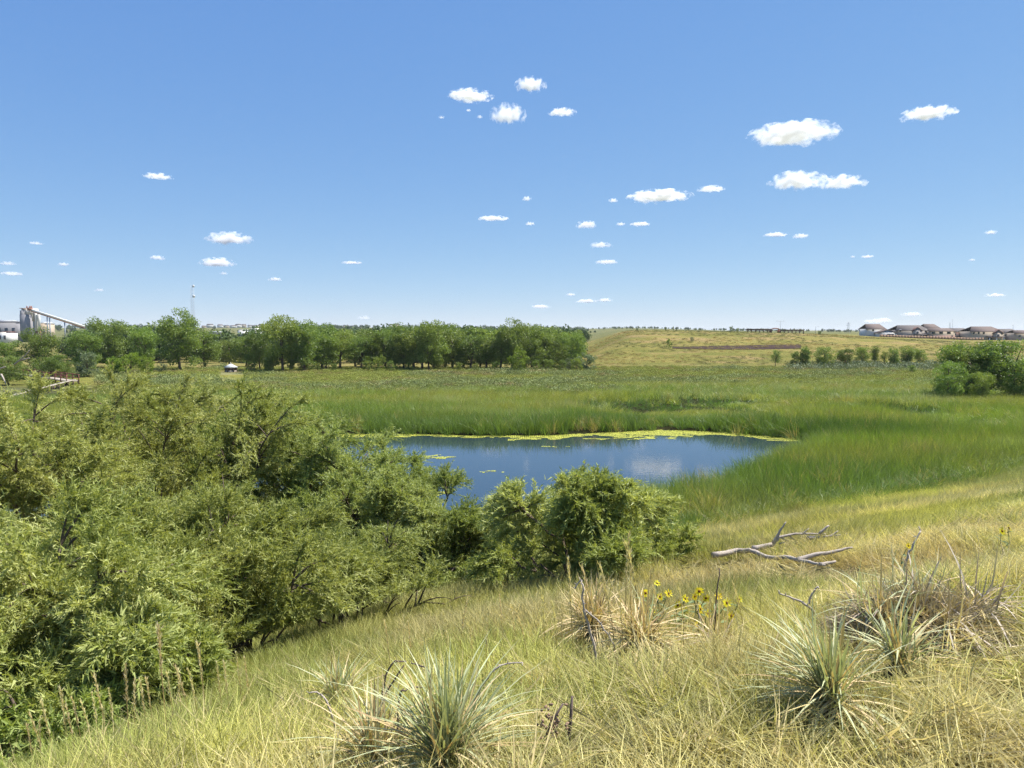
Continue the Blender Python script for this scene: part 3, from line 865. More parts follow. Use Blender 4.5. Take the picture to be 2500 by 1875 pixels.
T_BIG = [cottonwood(12, 5.4, 700 + i, M['cotton'], .32, 66, 165, bare=.02) for i in range(4)]
T_TALL = [cottonwood(12, 3.5, 710 + i, M['cotton'], .32, 56, 150, bare=.06) for i in range(4)]
T_LOOSE = [cottonwood(12, 4.3, 720 + i, M['cotton'], .30, 44, 130, bare=.18) for i in range(2)]
T_LIME = [cottonwood(5, 3.4, 730 + i, M['lime'], .22, 34, 110, bare=.03) for i in range(2)]
T_GREY = [cottonwood(5, 3.2, 740 + i, M['greyleaf'], .22, 34, 110, bare=.03) for i in range(2)]
T_BUSH = [cottonwood(5, 3.0, 750 + i, M['cotton'], .24, 32, 100, bare=.03) for i in range(2)]
T_NEAR = [cottonwood(8, 3.9, 760 + i, M['cotton'], .20, 62, 190, bare=.04) for i in range(3)]
T_CON = [conifer(6, 1.25, 770 + i) for i in range(2)]
CROWN_H = {id(T_BIG): 12, id(T_TALL): 12, id(T_LOOSE): 12, id(T_LIME): 5, id(T_GREY): 5, id(T_BUSH): 5, id(T_NEAR): 8, id(T_CON): 6}
_tn = [0]
def plant(kind, px, d, h_px=None, top=None, label='', group=None, name='cottonwood_tree', cat='tree', wide=1.0, base_py=None):
    b = hit(px, base_py, 60, 420) if base_py else on(px, d)
    d = b.y
    H = (spot(px, top, d).z - b.z) if top else h_px * d / FPX
    cm, tm = kind[_tn[0] % len(kind)]; _tn[0] += 1
    s = H / CROWN_H[id(kind)]
    root = empty(name, b, label, cat, group, rz=random.uniform(0, 6.28))
    root.scale = (s * wide, s * wide, s)
    add('trunk', tm, root); add('crown', cm, root)
    return root

G1 = 'cottonwoods along the far side of the marsh'
LROW = 'green cottonwood in the row between the marsh and the far woods'
LGAP = 'slender cottonwood with a bare dark trunk and dry grass showing beneath'
# left of the gazebo
plant(T_BIG, 268, 172, top=766, wide=.95, label='broad cottonwood rising beside the lower end of the conveyor', group=G1)
plant(T_BIG, 350, 178, top=790, label='cottonwood filling the gap behind the lime green shrubs', group=G1)
plant(T_BIG, 442, 165, top=757, wide=1.02, label='big dark-trunked cottonwood standing below the lattice mast', group=G1)
plant(T_TALL, 500, 176, top=800, wide=1.3, label='lower cottonwood between the dark-trunked one and the gazebo', group=G1)
plant(T_BIG, 560, 190, top=822, wide=1.1, label='yellowish low tree growing directly behind the gazebo', group=G1)
plant(T_BIG, 205, 160, top=800, wide=1.0, label='cottonwood behind the silvery shrub near the footbridge', group=G1)
plant(T_BIG, 95, 150, top=800, wide=.95, label='dark round cottonwood below the concrete plant tower', group=G1)
plant(T_BIG, 20, 148, top=832, wide=1.1, label='low spreading tree beyond the broken pale limb', group=G1)
plant(T_NEAR, 20, 124, top=868, wide=1.25, label='bushy tree with a broken bare limb beside the footbridge', group=G1)
plant(T_NEAR, 125, 134, top=862, wide=1.2, label='olive-leaved tree hanging over the red-railed footbridge', group=G1)
plant(T_NEAR, 160, 137, top=880, wide=1.1, label='shorter olive-leaved tree at the dry end of the footbridge', group=G1)
plant(T_GREY, 212, 144, top=848, wide=.8, label='silvery grey shrub beside the lime green ones', name='silvery_shrub', cat='shrub')
for px, top, w in ((275, 868, .85), (318, 860, .95), (360, 866, .75)):
    plant(T_LIME, px, 150, top=top, wide=w, label='rounded lime green shrub before the dark-trunked cottonwood', group='lime green shrubs', name='lime_shrub', cat='shrub')
plant(T_GREY, 395, 156, top=884, wide=.8, label='greyish twiggy shrub at the foot of the dark-trunked cottonwood', name='grey_shrub', cat='shrub')
plant(T_GREY, 545, 172, top=885, wide=.9, label='grey shrub half hidden by the gazebo', name='grey_shrub', cat='shrub')
# main row
plant(T_BIG, 690, 160, top=762, wide=.95, label='tallest light-topped cottonwood of the far row, beside the gazebo', group=G1)
plant(T_BIG, 635, 165, top=800, wide=.85, label='dark cottonwood between the gazebo and the tallest cottonwood', group=G1)
plant(T_TALL, 742, 160, top=778, wide=1.05, label='cottonwood with a light green skirt next to the tallest cottonwood', group=G1)
for px, d, top, w in ((600, 185, 815, 1.0), (785, 176, 782, 1.0), (868, 185, 806, .95), (965, 180, 800, .9), (1010, 172, 780, 1.0), (1085, 178, 783, 1.05), (1130, 182, 795, 1.0), (1172, 178, 800, .95), (1205, 176, 792, .95), (1300, 180, 792, .95), (1345, 182, 800, .9), (1390, 180, 806, .9)):
    plant(T_BIG, px, d, top=top, wide=w * 1.25, label=LROW, group=G1)
for px, d, top in ((830, 170, 798), (905, 170, 806), (940, 172, 800), (1030, 166, 800), (1060, 165, 812), (1105, 168, 806), (1148, 168, 812), (1188, 168, 815), (1222, 166, 800), (1325, 168, 810), (985, 169, 815), (795, 166, 810), (880, 168, 815)):
    plant(T_TALL if px % 2 else T_LOOSE, px, d, top=top, wide=1.3, label=LGAP, group=G1)
plant(T_BIG, 1048, 163, top=776, wide=.8, label='bright green cottonwood with a single shoot poking above the row', group=G1)
plant(T_BIG, 1252, 164, top=780, wide=.85, label='tall cottonwood with a tufted top behind the yellow green bush', group=G1)
plant(T_NEAR, 1288, 166, top=788, wide=.9, label='dark cottonwood just past the yellow green bush', group=G1)
plant(T_NEAR, 1350, 168, top=815, wide=.95, label='dense dark green tree next to the grey-green willow bush', group=G1)
plant(T_NEAR, 1398, 172, top=808, wide=.85, label='dark tree at the end of the row against the hillside', group=G1)
plant(T_LIME, 1268, 154, top=848, wide=.8, label='yellow green bush standing out in front of the cottonwood row', name='yellow_green_bush', cat='shrub')
plant(T_GREY, 1432, 164, top=858, wide=.95, label='grey-green willow bush at the foot of the hill', name='willow_bush', cat='shrub')
plant(T_GREY, 1392, 163, top=872, wide=.8, label='smaller grey-green bush tucked against the dark trees', name='willow_bush', cat='shrub')
for px, top in ((925, 868), (895, 878), (955, 880), (612, 880), (655, 872), (712, 875), (738, 882), (815, 885), (1000, 884), (1120, 882), (1162, 886), (1212, 880), (1310, 878), (1340, 874), (1372, 878), (1408, 872)):
    plant(T_BUSH, px, 160, top=top, wide=.8, label='low green bush under the cottonwood row', group='low bushes under the cottonwoods', name='low_bush', cat='shrub')
plant(T_BUSH, 775, 160, top=885, wide=.7, label='low green bush beside the light-skirted cottonwood', name='low_bush', cat='shrub')
# right: stand of trees by the marsh
G2 = 'stand of trees on the hill side of the marsh'
plant(T_NEAR, 2338, 100, top=852, wide=.95, label='dark tree behind the low one at the open end of the big stand', group=G2)
plant(T_NEAR, 2322, 94, top=880, wide=.95, label='dark low tree at the open end of the big stand', group=G2)
plant(T_NEAR, 2365, 98, top=832, wide=1.1, label='yellow-green sunlit tree in the big stand below the houses', group=G2)
plant(T_NEAR, 2425, 99, top=828, wide=1.15, label='tall bright tree in the middle of the big stand', group=G2)
plant(T_NEAR, 2490, 95, top=828, wide=1.1, label='tall dark-sided tree in the big stand below the houses', group=G2)
plant(T_NEAR, 2560, 97, top=832, wide=1.0, label='tree at the deep end of the big stand', group=G2)
plant(T_NEAR, 2400, 92, top=905, wide=.9, label='short leafy tree at the front edge of the big stand', group=G2)
# small trees below the hillside
G3 = 'young trees at the foot of the hillside'
for px, base, top, kd, w, lab in (
        (1893, 893, 858, T_LOOSE, .6, 'sparse young tree on the dry grass below the dark mulch strip'),
        (1944, 897, 860, T_BUSH, .55, 'narrow olive young tree beside the dark slim one'),
        (1966, 897, 848, T_TALL, .6, 'dark slim young tree at the open end of the row below the hill'),
        (2013, 897, 851, T_NEAR, .95, 'round full young tree next to the dark slim one'),
        (2062, 895, 853, T_NEAR, .85, 'dark green young tree between the rounder ones'),
        (2105, 890, 851, T_NEAR, .8, 'leafy young tree beside the upright dark one'),
        (2134, 888, 848, T_TALL, .65, 'upright dark young tree among the round ones'),
        (2158, 893, 860, T_LOOSE, .5, 'thin pale young tree next to the grey-green one'),
        (2181, 896, 855, T_TALL, .8, 'narrow grey-green young tree'),
        (2213, 892, 848, T_TALL, .95, 'dark upright young tree beside the spreading bright one'),
        (2246, 888, 855, T_NEAR, .9, 'spreading bright green young tree near the big stand')):
    plant(kd, px, 185, top=top - 5, base_py=base + 1, wide=w * 1.35, label=lab, group=G3, name='young_conifer' if kd is T_CON else 'young_tree')
plant(T_BUSH, 2226, 178, top=890, base_py=912, wide=.9, label='round green bush in front of the spreading bright young tree', name='round_bush', cat='shrub')
# hillside shrubs
plant(T_BUSH, 1633, 240, top=827, base_py=851, wide=.55, label='single upright green tree alone on the grassy hillside', name='lone_tree')
plant(T_GREY, 1689, 255, top=822, base_py=835, wide=.8, label='dark shrub on the hillside above the lone tree', name='hill_shrub', cat='shrub')
for px, top, kd, w, lab in ((1555, 799, T_GREY, .8, 'scrubby bush on the brow where the hill begins'), (1624, 798, T_BUSH, .4, 'small upright shrub on the skyline of the hill'), (1643, 796, T_LOOSE, .4, 'thin reddish shrub on the skyline of the hill'), (1650, 798, T_CON, .7, 'tiny dark conifer on the skyline of the hill'), (1783, 795, T_GREY, .75, 'feathery shrub beside the long pergola'), (1800, 800, T_BUSH, .7, 'dark rounded shrub touching the long pergola'), (2000, 806, T_GREY, .9, 'pale low shrub on the plateau past the pergola')):
    plant(kd, px, 306, top=top, wide=w, label=lab, name='hill_shrub', cat='shrub')

# far-off woods: one mass
def woods():
    n = 5200
    Y = 205 * (2700 / 205) ** RNG.uniform(0, 1, n)
    Xa = RNG.uniform(-.85, .5, n)
    X = Xa * Y
    hillw = sstep(.07, .12, Xa)
    keep = ~((hillw > .2) & (Y < 470)) & ~((Xa < -.28) & (Y > 260) & (Y < 1500) & (RNG.uniform(size=n) < .8)) & (fbm(X * .006, Y * .006, 400, 3) > .36)
    keep &= ~((Xa > -.43) & (Xa < -.32) & (Y > 240) & (RNG.uniform(size=n) < .93))
    keep &= ~((Xa > .10) & ((Y < 1100) | (RNG.uniform(size=n) < .5)))
    keep &= ~((Xa < -.60) & (Y > 200) & (Y < 900))
    X, Y = X[keep], Y[keep]; n = len(X)
    Xa = X / Y
    Z = ground(X, Y)
    f = fbm(X * .01, Y * .01, 401, 3)
    C = lerp3((.055, .095, .026), (.10, .145, .05), sstep(.3, .7, f)) * RNG.uniform(.75, 1.25, n)[:, None]
    s = RNG.uniform(.75, 1.2, n) * np.interp(Y, [200, 400, 2700], [1.0, 1.0, 1.1])
    s *= np.where(Xa > .10, .55, 1)
    temps = [quads_cloud(900, 4.2, 4.6, .75, 410 + i, clumps=16, cr=.34) for i in range(4)]
    rot = np.stack([np.zeros(n), np.zeros(n), RNG.uniform(0, 6.28, n)], 1)
    scatter('far_woods', temps, np.stack([X, Y, Z], 1), rot, np.stack([s, s, s], 1), C, M['scrub'], 'far-off dark green woods reaching to the horizon', 'woods')
woods()

# meadow scrub: sage and silvery shrubs nobody could count
def meadow():
    X, Y = jitter_grid(-110, 130, 100, 176, 1.0)
    a = X / Y
    edge = 118 + 22 * (fbm(X * .03, Y * .03, 84, 3) - .5) + np.interp(a, [-.8, -.2, .1, .2, .6], [-4, -6, -8, 8, 14])
    keep = (np.abs(a) < .8) & (Y > edge - 8) & (RNG.uniform(size=len(X)) < .9) & ~((np.abs(a + .3806) < .018) & (Y < 164) & (Y > 128)) & ~((a < -.56) & (Y > 100) & (Y < 142))
    X, Y = X[keep], Y[keep]; n = len(X)
    f = fbm(X * .06, Y * .10, 420, 4); f2 = fbm(X * .2, Y * .3, 421, 3)
    C = lerp3((.27, .30, .065), (.235, .275, .10), sstep(.42, .62, f))
    C = C * (1 - .6 * sstep(.6, .75, f2)[:, None]) + np.array([.31, .22, .10]) * .6 * sstep(.6, .75, f2)[:, None]
    C *= RNG.uniform(.75, 1.2, n)[:, None]
    s = RNG.uniform(.5, 1.1, n) * (1 + .6 * sstep(.5, .7, f))
    temps = [quads_cloud(130, .8, .30, .15, 430 + i, clumps=7, cr=.7) for i in range(4)]
    rot = np.stack([np.zeros(n), np.zeros(n), RNG.uniform(0, 6.28, n)], 1)
    scatter('sage_meadow', temps, np.stack([X, Y, ground(X, Y)], 1), rot, np.stack([s, s, s], 1), C, M['scrub'], 'grey-green sage and yellow grass between the reeds and the cottonwoods', 'sagebrush')
    # silvery shrubs at the foot of the young trees and rough grass on the hill
    X = RNG.uniform(55, 118, 420); Y = RNG.uniform(163, 186, 420); a = X / Y
    k = (a > .37) & (a < .60) & (RNG.uniform(size=420) < np.interp(a, [.37, .45, .6], [.3, 1, 1])); X, Y = X[k], Y[k]
    n1 = len(X)
    C1 = lerp3((.14, .18, .09), (.22, .255, .155), RNG.uniform(size=n1)); s1 = RNG.uniform(1.0, 2.4, n1)
    X2, Y2 = jitter_grid(14, 260, 186, 330, 2.6)
    a2 = X2 / Y2; k = (a2 > .07) & (a2 < .75) & (fbm(X2 * .05, Y2 * .08, 440, 4) > .43); X2, Y2 = X2[k], Y2[k]; n2 = len(X2)
    f = fbm(X2 * .03, Y2 * .05, 441, 4)
    C2 = lerp3((.34, .26, .09), (.20, .20, .07), sstep(.38, .6, f)) * RNG.uniform(.7, 1.25, n2)[:, None]; s2 = RNG.uniform(.5, 1.5, n2)
    X = np.concatenate([X, X2]); Y = np.concatenate([Y, Y2]); n = n1 + n2; s = np.concatenate([s1, s2])
    rot = np.stack([np.zeros(n), np.zeros(n), RNG.uniform(0, 6.28, n)], 1)
    sz = s * np.concatenate([np.ones(n1), np.full(n2, .55)])
    scatter('hill_scrub', temps, np.stack([X, Y, ground(X, Y)], 1), rot, np.stack([s, s, sz], 1), np.concatenate([C1, C2]), M['scrub'], 'dry tufts and silvery scrub on the hillside', 'scrub')
meadow()
# ------------------------------------------------------------------ far structures
M['white'] = plain('white_paint', (.74, .72, .68), .6, .06, .3)
M['lightgrey'] = plain('light_grey_siding', (.56, .55, .53), .8, .06, .4)
M['concrete'] = plain('plant_cladding', (.62, .56, .50), .8, .10, .2)
M['concrete_dark'] = plain('grey_and_shaded_cladding', (.26, .25, .26), .8, .12, .3)  # dark grey of the sheds; on the tower, shade put into the colour
M['rust'] = plain('rust_red', (.28, .12, .08), .8, .2, 1)
M['tan'] = plain('tan_siding', (.44, .36, .27), .85, .08, .4)
M['greybrown'] = plain('grey_brown_siding', (.34, .30, .265), .85, .08, .4)
M['maroon'] = plain('maroon_stone', (.34, .21, .17), .85, .2, .8)
M['shingle'] = plain('brown_shingle', (.14, .105, .09), .9, .15, .8)
M['shingle_grey'] = plain('grey_shingle', (.115, .10, .094), .9, .15, .8)
M['trim'] = plain('dark_red_trim', (.12, .06, .05), .8, .1, 1)
M['glass'] = plain('window_glass', (.05, .06, .07), .12, .1, 1, .6)
M['shade_tin'] = plain('dark_tin', (.10, .10, .11), .6, .2, .5)
M['steel'] = plain('galvanised_steel', (.40, .42, .45), .5, .1, 2, .5, .3)
M['fence'] = plain('cedar_board', (.36, .23, .15), .9, .25, .6)
M['mulch'] = plain('mulch', (.055, .036, .030), .95, .35, 1.5, .05, bump=.8)
M['asphalt_roof'] = plain('pale_roof', (.52, .53, .52), .8, .08, .3)
M['darkframe'] = plain('dark_timber', (.09, .06, .05), .8, .2, 2)
M['redrail'] = plain('red_brown_rail', (.17, .07, .045), .8, .2, 3)
M['deck'] = plain('weathered_deck', (.38, .33, .26), .85, .2, 4)

def rect_part(name, m, parent, x0, x1, z0, z1, y, th=.06):
    return Geo().box(((x0 + x1) / 2, y, (z0 + z1) / 2), (x1 - x0, th, z1 - z0)).obj(name, m, parent)

def gable_house(px0, px1, d, eave, ridge, label, wall, roof, along='x', depth=9.0, wins=(), porch=None, front_gable=None, base_py=None, hip=0.0, storey=None):
    """a house seen from its garden side; px edges and pixel heights give its real size at distance d"""
    x0 = (px0 - 1250) / FPX * d; x1 = (px1 - 1250) / FPX * d
    w = x1 - x0; cx = (x0 + x1) / 2
    zb = (spot(0, base_py, d).z if base_py else gz(cx, d)) - .1
    he = spot(0, eave, d).z - zb; hr = spot(0, ridge, d).z - zb
    root = empty('house', (cx, d, zb), label, 'house', 'houses along the plateau')
    hw, hd = w / 2, depth / 2
    low = min(gz(cx, d), zb) - zb - 1.5
    g = Geo()
    if along == 'x':
        g.box((0, 0, (he + low) / 2), (w, depth, he - low))
        if not hip:
            g.poly([(-hw, -hd, he), (-hw, hd, he), (-hw, 0, hr - .12), (hw, -hd, he), (hw, hd, he), (hw, 0, hr - .12)], [(0, 1, 2), (4, 3, 5), (0, 2, 5, 3), (1, 4, 5, 2)])
    else:
        g.box((0, 0, (he + low) / 2), (w, depth, he - low))
        g.poly([(-hw, -hd, he), (hw, -hd, he), (0, -hd, hr - .12), (-hw, hd, he), (hw, hd, he), (0, hd, hr - .12)], [(0, 1, 2), (4, 3, 5), (0, 2, 5, 3), (1, 4, 5, 2)])
    g.obj('wall', wall, root)
    ov = .55
    g = Geo()
    if along == 'x':
        k = hip * hw
        a = [(-hw - ov, -hd - ov, he - .15), (hw + ov, -hd - ov, he - .15), (hw + ov - k, 0, hr), (-hw - ov + k, 0, hr), (-hw - ov, hd + ov, he - .15), (hw + ov, hd + ov, he - .15)]
        lo = [(x, y, z - .22) for x, y, z in a]
        g.poly(a + lo, [(0, 1, 2, 3), (4, 3, 2, 5), (6, 9, 8, 7), (10, 11, 8, 9), (0, 6, 7, 1), (4, 5, 11, 10), (1, 7, 8, 2), (2, 8, 11, 5), (0, 3, 9, 6), (3, 4, 10, 9)])
    else:
        a = [(-hw - ov, -hd - ov, he - .15), (0, -hd - ov, hr), (hw + ov, -hd - ov, he - .15), (-hw - ov, hd + ov, he - .15), (0, hd + ov, hr), (hw + ov, hd + ov, he - .15)]
        lo = [(x, y, z - .22) for x, y, z in a]
        g.poly(a + lo, [(0, 1, 4, 3), (1, 2, 5, 4), (6, 9, 10, 7), (7, 10, 11, 8), (0, 6, 7, 1), (1, 7, 8, 2), (3, 4, 10, 9), (4, 5, 11, 10), (0, 3, 9, 6), (2, 8, 11, 5)])
    g.obj('roof', roof, root)
    for (fx, z0, z1, ww) in wins:
        xx = fx * hw
        f = rect_part('window', M['white'], root, xx - ww / 2 - .12, xx + ww / 2 + .12, z0 - .12, z1 + .12, -hd - .05, .1)
        rect_part('pane', M['glass'], f, xx - ww / 2, xx + ww / 2, z0, z1, -hd - .11, .06)
    if storey:
        rect_part('stone_base', storey[0], root, -hw - .04, hw + .04, low, storey[1], -hd - .03, .1)
    if front_gable:
        fx, fw, fz, fr = front_gable
        c = fx * hw; yy = -hd - 1.2
        G = Geo(); G.box((c, yy + .6, (fz + low) / 2), (fw, 1.2, fz - low))
        G.poly([(c - fw / 2, yy, fz), (c + fw / 2, yy, fz), (c, yy, fr - .1), (c - fw / 2, yy + 3, fz), (c + fw / 2, yy + 3, fz), (c, yy + 3, fr - .1)], [(0, 1, 2), (4, 3, 5), (0, 2, 5, 3), (1, 4, 5, 2)])
        G.obj('gable_bay', wall, root)
        a = [(c - fw / 2 - .4, yy - .4, fz - .1), (c, yy - .4, fr), (c + fw / 2 + .4, yy - .4, fz - .1), (c - fw / 2 - .4, yy + 3.2, fz - .1), (c, yy + 3.2, fr), (c + fw / 2 + .4, yy + 3.2, fz - .1)]
        lo = [(x, y, z - .35) for x, y, z in a]
        Geo().poly(a + lo, [(0, 1, 4, 3), (1, 2, 5, 4), (6, 9, 10, 7), (7, 10, 11, 8), (0, 6, 7, 1), (1, 7, 8, 2), (0, 3, 9, 6), (2, 8, 11, 5)]).obj('gable_roof', M['trim'], root)
        f = rect_part('window', M['white'], root, c - .75, c + .75, fz - 1.9, fz - .5, yy - .05, .1)
        rect_part('pane', M['glass'], f, c - .6, c + .6, fz - 1.75, fz - .65, yy - .12, .06)
    if porch:
        fx, fw, pz = porch
        c = fx * hw; yy = -hd - 2.2
        pr = Geo().poly([(c - fw / 2 - .3, yy - .3, pz), (c + fw / 2 + .3, yy - .3, pz), (c + fw / 2 + .3, -hd, pz + .6), (c - fw / 2 - .3, -hd, pz + .6), (c - fw / 2 - .3, yy - .3, pz - .2), (c + fw / 2 + .3, yy - .3, pz - .2), (c + fw / 2 + .3, -hd, pz + .4), (c - fw / 2 - .3, -hd, pz + .4)], [(0, 1, 2, 3), (4, 7, 6, 5), (0, 4, 5, 1), (1, 5, 6, 2), (0, 3, 7, 4)]).obj('porch_roof', roof, root)
        for q in (-1, 0, 1):
            Geo().box((c + q * fw * .46, yy, (pz - .2 + low) / 2), (.28, .28, pz - .2 - low)).obj('post', M['white'], pr)
        Geo().box((c, -hd - .08, pz / 2 - .2), (fw * .8, .12, pz * .75)).obj('dark_doorway', M['glass'], pr)
    return root

D = 430
gable_house(2104, 2150, D + 6, 803, 791, 'pale grey end house with a clipped roof top', M['lightgrey'], M['shingle'], 'x', 9, ((-.3, 3.6, 4.8, 1.0),), hip=.35, base_py=823)
gable_house(2136, 2178, D, 812, 804, 'low pale gabled house next to the clipped-roof house', M['lightgrey'], M['shingle'], 'y', 8, ((.3, .9, 2.2, 4.0),), base_py=824)
gable_house(2174, 2256, D + 3, 806, 794, 'big grey-brown house with a dark porch and front gable', M['greybrown'], M['shingle_grey'], 'x', 10, ((-.75, 4.2, 5.3, 1.0), (-.45, .9, 2.1, 2.4), (.75, 4.2, 5.2, 1.0)), porch=(.45, 9, 2.6), front_gable=(.2, 5.0, 4.9, 6.9), base_py=827, hip=.4)
gable_house(2246, 2282, D + 40, 801, 791, 'house with a brown clipped roof peeking over its neighbours', M['tan'], M['shingle'], 'x', 9, ((0, 3.4, 4.6, 1.2),), hip=.4, base_py=824)
gable_house(2256, 2318, D, 808, 801, 'tan house with a maroon lower storey and three wide windows', M['tan'], M['shingle'], 'x', 9, ((-.7, 3.3, 4.6, 2.0), (-.1, 3.3, 4.6, 2.0), (.5, 3.3, 4.6, 2.0), (-.5, .8, 2.0, 2.2)), base_py=829, hip=.25, storey=(M['maroon'], 2.5))
gable_house(2304, 2358, D + 10, 810, 801, 'reddish house with a red-roofed porch beside the tan one', M['maroon'], M['shingle_grey'], 'x', 9, ((-.5, 3.2, 4.3, 1.2), (0, 3.2, 4.3, 1.2)), porch=(-.1, 8, 2.5), front_gable=(.55, 4.2, 4.4, 6.0), base_py=830, hip=.4)
gable_house(2352, 2432, D, 809, 797, 'long tan gabled house with a white-posted porch', M['tan'], M['shingle'], 'x', 11, ((-.8, 4.2, 5.3, 1.0), (-.5, 4.2, 5.3, 1.0), (-.2, 4.2, 5.3, 1.0), (-.55, .9, 2.2, 2.2)), porch=(.45, 9, 2.6), front_gable=(.6, 5.0, 4.7, 6.9), base_py=833, hip=.45)
gable_house(2424, 2472, D + 12, 812, 803, 'grey-roofed house just past the white-posted porch', M['greybrown'], M['shingle_grey'], 'x', 9, ((-.3, 3.4, 4.6, 1.2), (.4, 3.4, 4.6, 1.2)), hip=.3, base_py=834)
gable_house(2462, 2520, D + 4, 813, 806, 'pale tan house at the far end of the row, above the big stand of trees', M['tan'], M['shingle'], 'x', 9, ((-.6, 3.2, 4.4, 1.4), (.1, 3.2, 4.4, 1.4)), hip=.3, base_py=836)

def panel_fence():
    n = 34
    root = None
    for i in range(n):
        px = 2146 + (2400 - 2146) * i / n
        d = D - 14
        x = (px - 1250) / FPX * d; x2 = (px + (2400 - 2146) / n - 1250) / FPX * d
        z = min(gz(x, d), gz(x2, d)) - .2
        if root is None:
            root = empty('board_fence', (x, d, z), 'reddish cedar board fence in front of the row of houses', 'fence')
            o = Vector((x, d, z))
        Geo().box(((x + x2) / 2 - o.x, 0, z + .8 - o.z), (x2 - x - .12, .06, 1.6)).obj('panel', M['fence'], root)
        Geo().box((x - o.x, .02, z + .85 - o.z), (.12, .12, 1.7)).obj('post', M['fence'], root)
panel_fence()

# long pergola with an arch on the plateau
def pergola():
    d = 330.0
    def X(px): return (px - 1250) / FPX * d
    def Zp(py): return spot(0, py, d).z
    b = Vector((X(1822), d, gz(X(1822), d)))
    root = empty('pergola', b, 'long dark timber pergola with a curved arch in its middle', 'pergola')
    for a, e, t0 in ((1822, 1880, 804.0), (1902, 1958, 806.0)):
        Geo().box(((X(a) + X(e)) / 2 - b.x, 0, Zp(t0) - b.z), (X(e) - X(a), 2.4, .5)).obj('roof_beam', M['darkframe'], root)
        n = 6
        for i in range(n + 1):
            x = X(a + (e - a) * i / n)
            lo = gz(x, d) - .3
            Geo().box((x - b.x, -1.0, (Zp(t0) + lo) / 2 - b.z), (.34, .34, Zp(t0) - lo)).obj('post', M['darkframe'], root)
        Geo().box(((X(a) + X(e)) / 2 - b.x, -1.05, Zp(t0 + 4.2) - b.z), (X(e) - X(a), .12, .16)).obj('rail', M['darkframe'], root)
    pts = []
    for i in range(13):
        an = math.pi * i / 12
        pts.append((X(1891) - math.cos(an) * (X(1902) - X(1880)) / 2 - b.x, 0, Zp(807) - b.z + math.sin(an) * (Zp(801.5) - Zp(807))))
    Geo().tube(pts, .22, 6).obj('arch', M['rust'], root)
    for px in (1879, 1899):
        lo = gz(X(px), d) - .3
        Geo().box((X(px) - b.x, 0, (Zp(806) + lo) / 2 - b.z), (.9, 1.2, Zp(806) - lo)).obj('pier', M['rust'], root)
pergola()

def street_light(px, top, d, arms, label):
    x = (px - 1250) / FPX * d; zb = gz(x, d); zt = spot(0, top, d).z
    root = empty('street_light', (x, d, zb), label, 'street light')
    Geo().tube([(0, 0, -.3), (0, 0, zt - zb)], [.13, .08], 6).obj('pole', M['steel'], root)
    for s in arms:
        Geo().tube([(0, 0, zt - zb - .35), (s * 1.2, 0, zt - zb - .1)], .05, 5).obj('arm', M['steel'], root)
        Geo().box((s * 1.5, 0, zt - zb - .12), (.7, .3, .14)).obj('lamp_head', M['steel'], root)
street_light(1903, 783, 345, (1, -1), 'two-armed street light standing by the pergola arch')
street_light(1989, 797, 380, (1,), 'small single-armed street light past the end of the pergola')

def lattice(name, px, top, d, wbase, wtop, label, cat, bays=16, dishes=(), bar=.09, m=None, arms=()):
    x = (px - 1250) / FPX * d; zb = gz(x, d); H = spot(0, top, d).z - zb
    m = m or M['steel']
    root = empty(name, (x, d, zb), label, cat)
    def corner(i, f):
        w = wbase + (wtop - wbase) * f
        a = [(-1, -1), (1, -1), (1, 1), (-1, 1)][i % 4]
        return Vector((a[0] * w / 2, a[1] * w / 2, f * H))
    for i in range(4):
        Geo().bar(corner(i, -.01), corner(i, 1), bar * 1.4).obj('leg', m, root)
    g = Geo()
    for k in range(bays):
        f0, f1 = k / bays, (k + 1) / bays
        for i in range(4):
            g.bar(corner(i, f0), corner(i + 1, f1), bar * .7); g.bar(corner(i, f1), corner(i + 1, f1), bar * .6)
    g.obj('bracing', m, root)
    for f, s, side in dishes:
        c = corner(1, f) + Vector((s * .6 * side, 0, 0))
        dd = Geo(); dd.tube([c, c + Vector((0, -.5, 0)), c + Vector((0, -.9, 0))], [s * .3, s * .75, s * .8], 12)
        dd.obj('antenna', M['white'], root)
    for f, ln in arms:
        Geo().box((0, 0, f * H), (ln, .25, .25)).obj('cross_arm', m, root)
    return root
lattice('radio_mast', 474, 697, 700, 2.4, 2.2, 'pale lattice radio mast with two white antennas', 'mast', 22, ((.985, 1.5, 1), (.80, 1.7, 1)), .075)
lattice('power_pylon', 2069, 786, 800, 3.0, .6, 'distant lattice power pylon beyond the plateau', 'pylon', 6, bar=.09, arms=((.72, 6), (.86, 4)))
lattice('crane_boom', 2316, 787, 900, 1.8, .6, 'thin lattice crane mast behind the houses', 'crane', 8, bar=.08)
def pole(px, top, d, label, name='utility_pole'):
    x = (px - 1250) / FPX * d; zb = gz(x, d); H = spot(0, top, d).z - zb
    root = empty(name, (x, d, zb), label, 'pole')
    Geo().tube([(0, 0, -.5), (0, 0, H)], [.22, .14], 6).obj('shaft', M['steel'], root)
    Geo().box((0, 0, H * .93), (2.4, .15, .15)).obj('cross_arm', M['steel'], root)
pole(2322, 778, 880, 'tall thin pole beside the crane mast')
pole(2470, 792, 620, 'thin pole rising behind the end house')
o = pole(1426, 804, 900, 'white post standing out of the far woods')

